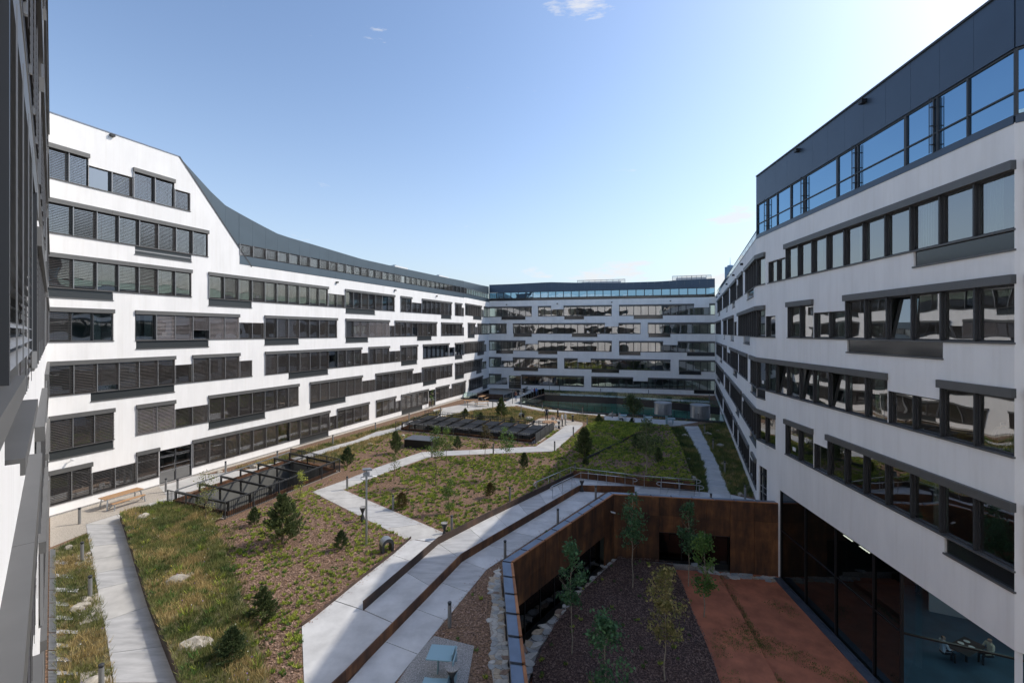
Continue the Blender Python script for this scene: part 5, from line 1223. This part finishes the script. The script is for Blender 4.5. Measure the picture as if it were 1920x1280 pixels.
# ------------------------------------------------------------------ garden furniture and equipment
def bollard_proto():
    r = empty('bollard'); b = MB(); b.lathe([(.075, 0), (.075, .90)], 14); link('post', b.mesh('post', M['bollard'], smooth=False), r)
    b = MB(); b.lathe([(.06, .90), (.06, .955)], 14); link('lamp_lens', b.mesh('lamp_lens', M['black']), r)
    b = MB(); b.lathe([(.08, .955), (.08, 1.0), (.07, 1.012)], 14); link('cap', b.mesh('cap', M['black_soft']), r); return r
BO = bollard_proto()
bl = [(149, 982, 'on the beige gravel near the left building wall'), (154, 1052, 'beside the upper white stones of the near left strip'), (169, 1121, 'on a stone pad midway down the near left strip'), (190, 1302, 'nearest to the camera at the bottom of the left strip'),
 (311, 922, 'left of the pair before the glass entrance door'), (333, 924, 'right of the pair before the glass entrance door'), (423, 887, 'beside the left wing just past the entrance door'), (520, 866, 'in the meadow strip beyond the near skylight pit'),
 (624, 833, 'by the path left of the airy bush on the left wing'), (704, 808, 'by the wall path left of the wide skylight pit'), (767, 789, 'by the wall path behind the wide skylight pit'), (651, 918, 'at the sharp bend of the middle path'),
 (737, 956, 'left of the rust-tinged bush'), (847, 998, 'behind the hourglass bin at the ramp'), (810, 857, 'at the bend below the dark vent box'), (843, 1175, 'beside the lower ramp lane above the blue table'), (947, 1049, 'at the outer corner of the zinc coping'),
 (1046, 984, 'halfway along the coping beside the ramp'), (1117, 937, 'at the top end of the coping beside the ramp'), (1078, 892, 'behind the bend of the upper handrail'), (956, 940, 'in the bed left of the handrail start'), (925, 851, 'on the straight part of the middle path'),
 (1040, 846, 'where the middle path turns up to the plaza'), (1075, 817, 'beside the plaza path left of the broad pine'), (1101, 797, 'above the broad pine at the plaza corner'), (1017, 768, 'on the kerb strip right of the far camera mast'), (1092, 775, 'on the kerb strip before the teal hall'),
 (1309, 789, 'right of the second steel tank'), (1321, 812, 'uppermost along the right path'), (1337, 842, 'midway along the right path'), (1359, 887, 'lower along the right path before the wall'), (1397, 937, 'at the lower right end of the right path'), (1333, 953, 'half hidden behind the back court wall'),
 (1216, 741, 'in the far meadow behind the light well'), (1330, 751, 'at the far right corner by the building'), (1049, 732, 'left on the far meadow under the windows'), (1126, 738, 'middle of the far meadow under the windows'), (877, 764, 'beside the far picnic table'), (826, 776, 'by the far door of the left wing'), (924, 764, 'right of the far picnic plaza'), (1148, 783, 'at the left end of the bench terrace')]
for i, (x, y, t) in enumerate(bl):
    o = BO if i == 0 else copy_tree(BO); o.location = G(x, y); o.rotation_euler.z = i; tag(o, 'grey bollard light ' + t, 'bollard', 'bollard lights along the garden paths')
# hourglass bins
def hour_proto():
    r = empty('hourglass_bin'); b = MB(); b.lathe([(.19, 0), (.18, .03), (.05, .43), (.05, .46), (.17, .80), (.18, .86)], 18); link('body', b.mesh('body', M['black_soft'], smooth=True), r)
    b = MB(); b.lathe([(.182, .86), (.19, .89), (.165, .89), (.16, .865)], 18); link('tray', b.mesh('tray', M['gravel_grey']), r); return r
HB = hour_proto()
for i, (x, y, t) in enumerate([(680, 976, 'behind the tall camera mast'), (833, 1008, 'at the end of the middle path by the ramp'), (1091, 921, 'at the head of the steel upstand between ramp lanes'), (1001, 801, 'on the plaza left of the round table'), (1048, 803, 'on the plaza right of the round table'), (1074, 790, 'at the back of the plaza beyond the standing people')]):
    o = HB if i == 0 else copy_tree(HB); o.location = G(x, y); tag(o, 'black hourglass-shaped ash bin ' + t, 'bin', 'hourglass ash bins'); o.scale = (1, 1, .98)
# arched metal stools
def arch_proto():
    r = empty('arched_stool'); b = MB(); n = 14
    def arc(R_, z): return [(R_ * math.cos(math.pi * i / n), R_ * math.sin(math.pi * i / n) + z) for i in range(n + 1)]
    o = [(.32, 0)] + arc(.32, .42) + [(-.32, 0)]; q = [(.20, 0)] + arc(.20, .36) + [(-.20, 0)]
    for y0, flip in ((-.24, 0), (.24, 1)):
        for i in range(len(o) - 1): b.quad((o[i][0], y0, o[i][1]), (o[i + 1][0], y0, o[i + 1][1]), (q[i + 1][0], y0, q[i + 1][1]), (q[i][0], y0, q[i][1]))
    for P in (o, q):
        for i in range(len(P) - 1): b.quad((P[i][0], -.24, P[i][1]), (P[i + 1][0], -.24, P[i + 1][1]), (P[i + 1][0], .24, P[i + 1][1]), (P[i][0], .24, P[i][1]))
    link('body', b.mesh('body', M['black_soft']), r)
    b = MB(); R_ = .325
    P = arc(R_, .42)
    for i in range(len(P) - 1): b.quad((P[i][0], -.25, P[i][1]), (P[i + 1][0], -.25, P[i + 1][1]), (P[i + 1][0], .25, P[i + 1][1]), (P[i][0], .25, P[i][1]))
    link('cover', b.mesh('cover', M['steel'], smooth=True), r); return r
AR = arch_proto(); AR.location = G(725, 1033); AR.rotation_euler.z = R(35); tag(AR, 'arched dark metal vent hood standing near the camera mast', 'vent', 'arched vent hoods')
o = copy_tree(AR); o.location = G(978, 784); tag(o, 'arched dark vent hood at the foot of the far mast', 'vent', 'arched vent hoods')
# camera masts
def mast(x, y, h, label, floods=False):
    o = empty('camera_mast', G(x, y), R(20), label=label, cat='mast')
    b = MB(); b.tube((0, 0, 0), (0, 0, h), .06, .055, 12); b.box(-.13, .13, -.13, .13, 0, .02); b.build('pole', M['steel'], o)
    b = MB(); b.box(-.17, .17, -.1, .1, h - .28, h - .12); b.box(-.30, .30, -.025, .025, h - .36, h - .32); b.build('junction_box', M['steel'], o)
    for dx, dy, rz in ((-.3, -.1, -.5), (.32, .1, .4), (.05, -.28, 1.6)):
        b = MB(); b.tube((0, 0, 0), (.22, -.05, -.07), .045, .04, 10); c = b.build('camera', M['white'], o, loc=(dx, dy, h - .38), rz=rz)
        b = MB(); b.tube((.221, -.05, -.07), (.235, -.053, -.075), .036, .036, 10); b.build('lens', M['black'], c)
    b = MB(); b.box(-.2, .22, -.16, .12, h + .02, h + .10); b.box(.12, .3, -.05, .1, h - .04, h + .06); b.build('lamp_head', M['steel'], o)
mast(687, 1022, 4.15, 'tall galvanised camera mast rising from the bark bed'); mast(977, 786, 3.9, 'far galvanised camera mast before the footbridge')
for x, y, h, t in ((961, 757, 2.4, 'slim path lamp with flat head at the footbridge'), (1030, 738, 2.4, 'slim path lamp in front of the far wing'), ):
    o = empty('path_lamp', G(x, y), 0, label=t, cat='lamp'); b = MB(); b.box(-.05, .05, -.05, .05, 0, h); b.build('pole', M['bollard'], o); b = MB(); b.box(-.45, .12, -.09, .09, h, h + .08); b.build('lamp_head', M['bollard'], o)
# picnic tables
def picnic(x, y, rz, label, s=1.0, L=2.3):
    o = empty('picnic_table', G(x, y), rz, label=label, cat='picnic table', group='timber picnic tables')
    for i in range(5): b = MB(); b.box(-L / 2, L / 2, -.38 + i * .155, -.24 + i * .155, .72, .76); b.build('plank', M['wood'], o)
    for sy in (-.78, ):
        for i in range(2): b = MB(); b.box(-L * .42, L * .42, sy - .15 + i * .155, sy - .01 + i * .155, .43, .47); b.build('plank', M['wood'], o)
    for sx in (-1, 1):
        b = MB(); xx = sx * (L / 2 - .18)
        for (p, q) in (((xx, -.32, .70), (xx + sx * .08, -.42, 0)), ((xx, .32, .70), (xx + sx * .08, .42, 0)), ((xx, -.3, .66), (xx, .3, .66)), ((xx - sx * .05, -.38, .1), (xx - sx * .1, -.80, .40)), ((xx - sx * .1, -.9, .42), (xx - sx * .06, -.95, 0))):
            b.tube(p, q, .04, .04, 6)
        b.build('leg', M['steel'], o)
    return o
picnic(228, 945, math.atan2(F1.u.y, F1.u.x) - .0, 'timber-topped picnic table with steel legs by the left wing')
picnic(883, 758, .25, 'left timber picnic table on the far gravel corner'); picnic(903, 761, .25, 'right timber picnic table on the far gravel corner')
# pale blue folded-sheet table with seats
def blue_set(p, rz, label, grp=None, s=1.0, name='table_bench'):
    o = empty(name, p, rz, label=label, cat='table bench', group=grp)
    def sheet_(nm, pts, th=.03, y0=-.35, y1=.35):
        b = MB()
        for (a, c) in zip(pts, pts[1:]):
            a = Vector((a[0], 0, a[1])); c = Vector((c[0], 0, c[1])); u = (c - a).normalized(); n_ = Vector((-u.z, 0, u.x)) * th; q = [a, c, c + n_, a + n_]
            vs = [(v.x, y0, v.z) for v in q] + [(v.x, y1, v.z) for v in q]; b.add(vs, [(0, 1, 2, 3), (7, 6, 5, 4), (0, 4, 5, 1), (1, 5, 6, 2), (2, 6, 7, 3), (3, 7, 4, 0)])
        b.build(nm, M['blue_metal'], o)
    sheet_('tabletop', [(-.62, .74), (.30, .74)], y0=-.45, y1=.30)
    sheet_('side_panel', [(.30, .0), (.30, .98)], y0=-.45, y1=.05); sheet_('side_panel', [(.40, .0), (.40, .95)], y0=-.75, y1=-.2)
    sheet_('seat', [(-.55, .42), (-.3, .40), (.28, .43)], y0=-1.20, y1=-.80); sheet_('side_panel', [(.30, 0), (.30, .62)], y0=-1.2, y1=-.42)
    sheet_('leg', [(-.55, .0), (-.53, .42)], y0=-1.18, y1=-.82); sheet_('leg', [(-.30, .0), (-.28, .74)], y0=-.1, y1=.08)
    o.scale = (s, s, s); return o
flat('gravel', [(780, 1228), (814, 1192), (889, 1211), (877, 1280), (860, 1400), (640, 1400), (745, 1280)], M['gravel_grey'], .022)
blue_set(G(838, 1262), R(-6), 'pale blue folded-metal table with seat on the gravel pad')
o = empty('bin', G(848, 1297), 0, label='round dark bin filled with gravel beside the blue table', cat='bin'); b = MB(); b.lathe([(.16, 0), (.05, .4), (.06, .5), (.23, .82)], 20); b.build('body', M['black_soft'], o, smooth=True); b = MB(); b.lathe([(.235, .815), (.24, .85), (.2, .85), (.19, .83)], 20); b.build('tray', M['gravel_grey'], o)
for x, y, t in ((1166, 789, 'left'), (1214, 793, 'middle'), (1256, 796, 'right')): blue_set(G(x, y), R(170), 'pale blue table bench, %s one of three on the shaded terrace' % t, 'pale blue table benches on the terrace', 1.05)
picnic(905, 750, 1.2, 'pale far table beside the dark kerb', 1.0)
# round table on the plaza
o = empty('round_table', G(1031, 802), 0, label='round pale table with fixed stools on the gravel plaza', cat='table'); b = MB(); b.lathe([(.95, .72), (.97, .74), (.97, .77), (.94, .78)], 28); b.build('tabletop', M['wood'], o)
for k in range(4):
    t = k * math.pi / 2 + .5; b = MB(); b.tube((math.cos(t) * .35, math.sin(t) * .35, .72), (math.cos(t) * .6, math.sin(t) * .6, 0), .03); b.build('leg', M['steel'], o)
    b = MB(); b.lathe([(.2, .44), (.21, .47), (.2, .48)], 14, c=(math.cos(t) * 1.4, math.sin(t) * 1.4, 0)); b.tube((math.cos(t) * 1.4, math.sin(t) * 1.4, 0), (math.cos(t) * 1.4, math.sin(t) * 1.4, .44), .03); b.tube((math.cos(t) * .5, math.sin(t) * .5, .15), (math.cos(t) * 1.4, math.sin(t) * 1.4, .15), .025); b.build('seat', M['steel'], o)
# dark vent box with ribbed lid
p = G(758, 838); q = G(808, 842); u = (q - p); Lb = u.length; rz = math.atan2(u.y, u.x); o = empty('vent_box', p, rz, label='long dark metal vent box with ribbed lid in the garden', cat='vent box')
b = MB(); b.box(0, Lb, 0, 1.9, 0, .78); b.build('body', M['black'], o)
for k in range(9): b = MB(); b.box(-.05 + (Lb + .1) * k / 9 + .01, -.05 + (Lb + .1) * (k + 1) / 9 - .01, -.05, 1.95, .79, .84); b.build('panel', M['zinc'], o)
# galvanised tanks
for x, y, r_, h_, t in ((1243, 776, 1.2, 1.75, 'left corrugated steel tank beside the light well'), (1312.5, 782.5, 1.28, 1.85, 'right corrugated steel tank beside the light well')):
    o = empty('steel_tank', G(x, y), 0, label=t, cat='tank', group='round steel tanks'); b = MB(); prof = []; k = 0
    while k * .06 < h_ - .1: prof.append((r_ + (.012 if k % 2 else 0), k * .06)); k += 1
    b.lathe(prof, 40); b.build('shell', M['steel'], o, smooth=True); b = MB(); b.lathe([(r_ + .04, h_ - .11), (r_ + .04, h_ - .06), (r_ * .6, h_), (.02, h_ + .04)], 40); b.build('lid', M['steel'], o)
    b = MB()
    for dx in (-.2, .1): b.tube((dx, -r_ - .1, 0), (dx, -r_ - .1, h_ * .8), .015, n=5)
    b.build('ladder', M['bollard'], o)
# handrails on the ramp
def handrail(px_, label, curl0=True, curl1=True, h=.92, zb=.0, side=0):
    P = GP(px_, zb); r = empty('handrail', label=label, cat='handrail'); b = MB(); b2 = MB()
    for hh, rad in ((h, .024), (.12, .016)):
        for i in range(len(P) - 1): b.tube(P[i] + Vector((0, 0, hh)), P[i + 1] + Vector((0, 0, hh)), rad, n=7)
    for e, s in ((0, curl0), (-1, curl1)):
        if not s: continue
        a = P[e] + Vector((0, 0, h)); u = (P[e] - P[1 if e == 0 else -2]).normalized() * .3; n0 = a
        for t in range(6):
            th = math.pi * (t + 1) / 6; n1 = a + u * math.sin(th) - Vector((0, 0, .13 * (1 - math.cos(th)))); b.tube(n0, n1, .024, n=6); n0 = n1
    b.build('rail', M['stainless'], r, smooth=True)
    for i in range(len(P) - 1):
        L = (P[i + 1] - P[i]).length; n = max(1, round(L / 1.35))
        for k in range(n + (1 if i == len(P) - 2 else 0)):
            p = P[i].lerp(P[i + 1], k / n); b = MB(); b.tube((p.x, p.y, zb), (p.x, p.y, zb + h), .02, n=6); b.tube((p.x, p.y, zb), (p.x, p.y, zb + .03), .05, n=8); b.build('post', M['stainless'], r)
handrail([(1005, 927), (1070, 897), (1208, 915), (1306, 922)], 'long stainless handrail along the back edge of the ramp head')
handrail([(1036, 935), (1089, 908), (1187, 919)], 'stainless handrail above the steel upstand at the ramp head', zb=.0)
handrail([(1239, 927), (1311, 934)], 'short stainless handrail at the right end of the ramp')
# cameras and small wall fittings
for p, t in ((F1.p(F1.s_at(130), -.2, 3.1 + .35), 'white camera above the ground-floor shutter near the bench'), (F1.p(F1.s_at(765), -.2, 3.2), 'small camera above the far door shutter box'), (R1.p(R1.s_at(1441), -.2, 4.3), 'white camera on the right wing above the side door'), (at(1146, 29.6, .1), 'white camera in the back corner of the sunken court')):
    o = empty('camera', p, 0, label=t, cat='camera'); b = MB(); b.tube((0, 0, 0), (.25, -.1, -.04), .05, .05, 10); b.build('body', M['white'], o); b = MB(); b.tube((0, .25, .02), (0, 0, .0), .025, n=6); b.build('arm', M['white'], o)
# boulders
def boulder_mesh(seed, fl=.55):
    bm = bmesh.new(); bmesh.ops.create_icosphere(bm, subdivisions=3, radius=1); rs = Vector((seed * 3.1, seed, 0))
    for v in bm.verts:
        q = v.co.copy(); d = 1 + .45 * noise.noise(q * 1.2 + rs) + .30 * noise.noise(q * 2.6 + rs) + .14 * noise.noise(q * 6 + rs); d = min(d, 1.05 + .1 * noise.noise(q * 5 + rs)); v.co = Vector((q.x * d, q.y * d * .72, q.z * d * fl))
    me = bpy.data.meshes.new('boulder'); bm.to_mesh(me); bm.free(); me.materials.append(M['cream']); return me
BM = [boulder_mesh(i) for i in range(4)]
rocks = [(335, 1098, .72, .3, 'large white boulder in the middle of the raised meadow'), (355, 1088, .45, .3, 'smaller pale boulder leaning on the big white one'), (367, 1222, .75, .3, 'broad cream boulder low in the raised meadow'), (268, 975, .55, .4, 'flat pale boulder at the top of the raised meadow'), (290, 979, .35, .35, 'thin white slab beside the flat boulder at the meadow top'),
 (128, 1028, .32, 0, 'small white stone in the near left strip'), (152, 1140, .42, 0, 'cream stone slab behind the middle left bollard'), (163, 1127, .3, 0, 'grey stone by the middle left bollard'), (175, 1285, .5, 0, 'rounded cream stone at the bottom left bollard'), (475, 876, .5, 0, 'pale stones in the strip beyond the entrance'), (412, 885, .3, 0, 'small stones left of the bollard past the entrance'),
 (694, 834, .4, 0, 'white rock on the dry meadow slope'), (756, 817, .35, 0, 'white rock left of the wide skylight pit'), (992, 786, .7, 0, 'flat pale boulder on the plaza edge'), (778, 783, .35, 0, 'small rock beside the left wing path'), (1148, 779, .7, 0, 'grey boulder at the light well kerb'),
 (1284, 818, .55, 0, 'grey boulder on the left edge of the right path'), (1271, 817, .3, 0, 'small rock left of the right path'), (1327, 815, .6, 0, 'flat boulder beside the uppermost right bollard'), (1346, 809, .4, 0, 'pale rock in the right meadow'), (1350, 836, .5, 0, 'stone slab across the right meadow'), (1300, 900, .55, 0, 'cream boulder at the corner behind the handrails'), (1358, 870, .35, 0, 'small rock beside the lower right bollard'), (1388, 928, .35, 0, 'small stone at the right path end'), (1291, 862, .35, 0, 'pale stone in the dark hedge strip')]
for i, (x, y, s, z, t) in enumerate(rocks): tag(link('boulder', BM[i % 4], None, G(x, y, z * .6) + Vector((0, 0, .10 * s + z * .25)), i * 1.7, (s * .82, s * .82, s * .85)), t, 'boulder')
# rooftop plant
def roof_rail(seg, x0, x1, z0, h, label, y=4):
    o = empty('plant_screen', label=label, cat='screen'); a0, a1 = sorted((seg.s_at(x0), seg.s_at(x1))); b = MB(); n = 8
    b.box(a0, a1, y, y + .05, z0 + h - .08, z0 + h); b.box(a0, a1, y, y + .05, z0, z0 + .08)
    for k in range(n + 1): s = a0 + (a1 - a0) * k / n; b.box(s - .04, s + .04, y, y + .05, z0, z0 + h)
    b.build('frame', M['bollard'], o, loc=seg.P0, rz=seg.rz); b = MB(); k = a0
    while k < a1: b.box(k, k + .03, y + .06, y + .08, z0, z0 + h); k += .12
    tag(b.build('louvres', M['bollard'], o, loc=seg.P0, rz=seg.rz), kind='stuff')
    b = MB(); b.box(a0 + .8, a1 - .8, y + 1, y + 2.5, z0, z0 + h * .7); b.build('chiller', M['white'], o, loc=seg.P0, rz=seg.rz)
roof_rail(F2, 1078, 1171, 21.6, .95, 'louvred plant screen on the far roof, left one'); roof_rail(F2, 1264, 1340, 21.9, .95, 'louvred plant screen on the far roof, right one')
for x, t in ((757, 'small air unit on the left wing roof'), (838, 'low roof box near the corner of the left wing')):
    o = empty('air_unit', F1.p(F1.s_at(x), 1.5, 20.7), F1.rz, label=t, cat='air unit'); b = MB(); b.box(0, 3.2, 0, 1.2, 0, .65); b.build('casing', M['white'], o); b = MB(); b.lathe([(.3, .66), (.3, .8)], 16, c=(.8, .6, 0)); b.build('fan', M['steel'], o)
# distant tower
Yt = 1500; o = empty('skyscraper', at(1369, Yt, -9), .3, label='distant glass tower with painted haze blue and antenna above the right wing', cat='skyscraper'); W_ = 11.5; H_ = 226 + 9
b = MB(); b.box(-W_, W_, -W_, W_, 0, H_); b.build('body', M['far'], o)
b = MB(); b.tube((0, 0, H_), (0, 0, H_ + 30), 1.2, .3, 6); b.box(-6, 6, -6, 6, H_ + .0, H_ + 5); b.build('antenna', M['far'], o)
b = MB()
for k in range(40):
    for s in (-1,): b.box(-W_ + 1, W_ - 1, -W_ - .4, -W_ - .1, 12 + k * 5.5, 14.8 + k * 5.5)
tag(b.build('window_band', M['zinc'], o), kind='stuff')

# ------------------------------------------------------------------ people
def person(p, rz, label, top, legs, skin=(.45, .28, .2), hair=(.03, .02, .015), pose='stand', h=1.72):
    mk = lambda n_, c: M.setdefault(n_ + str(c), mat(n_, c, .8))
    J = {'pelvis': (0, 0, .93), 'belly': (0, .0, 1.08), 'chest': (0, .0, 1.32), 'neck': (0, .0, 1.48), 'head0': (0, -.01, 1.56), 'head': (0, -.02, 1.64)}
    st = .30 if pose == 'walk' else 0
    for s, k in ((-1, 'L'), (1, 'R')):
        f = st * s
        J['hip' + k] = (.09 * s, 0, .88); J['knee' + k] = (.1 * s, -f * .45 - .02, .50); J['ank' + k] = (.1 * s, -f + (.04 if f < 0 else 0), .09); J['toe' + k] = (.11 * s, -f - .17, .04)
        J['sh' + k] = (.18 * s, 0, 1.41)
        if pose == 'fold': J['el' + k] = (.25 * s, -.05, 1.14); J['wr' + k] = (.06 * s, -.24, 1.16); J['ha' + k] = (-.02 * s, -.27, 1.2)
        else: J['el' + k] = (.25 * s, .03, 1.13); J['wr' + k] = (.25 * s, -.10 - f * .3, .90); J['ha' + k] = (.25 * s, -.14 - f * .3, .82)
    if pose == 'sit':
        for k, s in (('L', -1), ('R', 1)): J['knee' + k] = (.1 * s, -.42, .90); J['ank' + k] = (.1 * s, -.42, .46); J['toe' + k] = (.1 * s, -.58, .42); J['el' + k] = (.24 * s, -.1, 1.14); J['wr' + k] = (.15 * s, -.3, 1.12); J['ha' + k] = (.13 * s, -.38, 1.12)
    rad = {'pelvis': .14, 'belly': .125, 'chest': .145, 'neck': .055, 'head0': .085, 'head': .10, 'hip': .09, 'knee': .06, 'ank': .042, 'toe': .04, 'sh': .065, 'el': .045, 'wr': .03, 'ha': .035}
    E = [('pelvis', 'belly'), ('belly', 'chest'), ('chest', 'neck'), ('neck', 'head0'), ('head0', 'head')]
    for k in 'LR': E += [('pelvis', 'hip' + k), ('hip' + k, 'knee' + k), ('knee' + k, 'ank' + k), ('ank' + k, 'toe' + k), ('chest', 'sh' + k), ('sh' + k, 'el' + k), ('el' + k, 'wr' + k), ('wr' + k, 'ha' + k)]
    names = list(J); dz_ = -.48 if pose == 'sit' else 0
    me = bpy.data.meshes.new('body'); me.from_pydata([(J[n][0], J[n][1], J[n][2] + dz_) for n in names], [(names.index(a), names.index(b_)) for a, b_ in E], [])
    root = empty('person', p, rz, label=label, cat='person'); o = link('body', me, root)
    md = o.modifiers.new('s', 'SKIN'); sv = me.skin_vertices[0].data
    for i, n in enumerate(names):
        r_ = rad[n.rstrip('LR')] if n.rstrip('LR') in rad else .05; sv[i].radius = (r_, r_ * (.75 if n in ('chest', 'belly', 'pelvis') else 1)); sv[i].use_root = (n == 'pelvis')
    o.modifiers.new('u', 'SUBSURF').levels = 1; o.modifiers['u'].render_levels = 1
    dg = bpy.context.evaluated_depsgraph_get(); me2 = bpy.data.meshes.new_from_object(o.evaluated_get(dg)); o.modifiers.clear(); o.data = me2; me2.name = 'body'
    me2.materials.clear()
    for m_ in (mk('clothes', top), mk('trousers', legs), mk('skin', skin), mk('hair', hair), mk('shoes', (.02, .02, .02))): me2.materials.append(m_)
    for f in me2.polygons:
        c = f.center; z = c.z - dz_
        f.material_index = 0 if z > .95 else 1
        if z > 1.48: f.material_index = 2
        if z > 1.66 or (z > 1.53 and c.y > .02): f.material_index = 3
        if z < .10 and pose != 'sit': f.material_index = 4
        if abs(c.x) > .2 and z < .93 and pose in ('stand', 'walk'): f.material_index = 2
        if pose in ('fold', 'sit') and c.y < -.2 and 1.05 < z < 1.3: f.material_index = 2
    root.scale = (h / 1.74,) * 3; return root
nv = (.03, .04, .07); bk = (.02, .02, .022); wh = (.62, .62, .62); bj = (.05, .09, .17)
person(G(967, 752), 0.2, 'woman in dark top walking off the footbridge with folded arms', (.09, .02, .02), bj, pose='fold', skin=(.5, .3, .2))
person(G(997.5, 744), 2.6, 'person in white shirt on the footbridge, left of the group', (.45, .5, .6), nv)
person(G(1002, 743), 1.9, 'person in dark red top in the middle of the bridge group', (.2, .03, .05), bk)
person(G(1005.5, 743), 3.4, 'person in bright blue shirt on the right of the bridge group', (.08, .2, .5), bj)
person(G(1025, 789), 2.9, 'man in dark navy jacket standing left of the round table', nv, bk, h=1.86)
person(G(1046, 789), 1.7, 'red-haired person in black striding past the round table', bk, bk, hair=(.25, .05, .02), pose='walk')
person(G(1054, 799), 1.2, 'person in white shirt and black trousers on the plaza', wh, bk)
person(G(1060, 797.5), 2.0, 'person in pale grey clothes behind the white-shirted one', (.5, .5, .48), (.4, .38, .35))
person(G(1037, 796), 0.2, 'person in light top sitting at the round table', (.5, .48, .42), bk, pose='sit')
person(G(1162, 790), 1.6, 'person in white sitting on the left pale blue bench', wh, bk, pose='sit')

def hallp(x, y): return G(x, y, -3.6)
hp = hallp(1812, 1240); o = empty('dining_table', hp, .4, label='dark dining table with plates behind the blue glass return', cat='table')
b = MB(); b.box(-.8, .8, -.4, .4, .70, .74); b.build('tabletop', M['black_soft'], o); b = MB(); b.tube((0, 0, 0), (0, 0, .7), .05); b.build('leg', M['black'], o)
for q in ((-.3, .1), (.1, -.15), (.4, .15), (.0, .2)): b = MB(); b.lathe([(.05, .745), (.12, .765)], 12, c=(q[0], q[1], 0)); b.build('plate', M['white'], o)
person(hp + Vector((-1.0, .1, .0)), 1.4, 'diner in pale shirt left of the table behind the blue glass', wh, bk, pose='sit')
person(hp + Vector((1.0, -.1, .0)), -1.6, 'diner in cream shirt right of the table behind the blue glass', (.6, .55, .42), bk, pose='sit')
person(hallp(1718, 1112), .6, 'person in white jacket standing deeper inside the hall', wh, nv)

# a man in a white shirt at the open window of the right wing
person(R1.p(R1.s_at(1822), 1.0, Zt0 + Dz * 2 - 2.9), 2.2, 'man in white shirt behind the large window of the right wing', wh, nv)
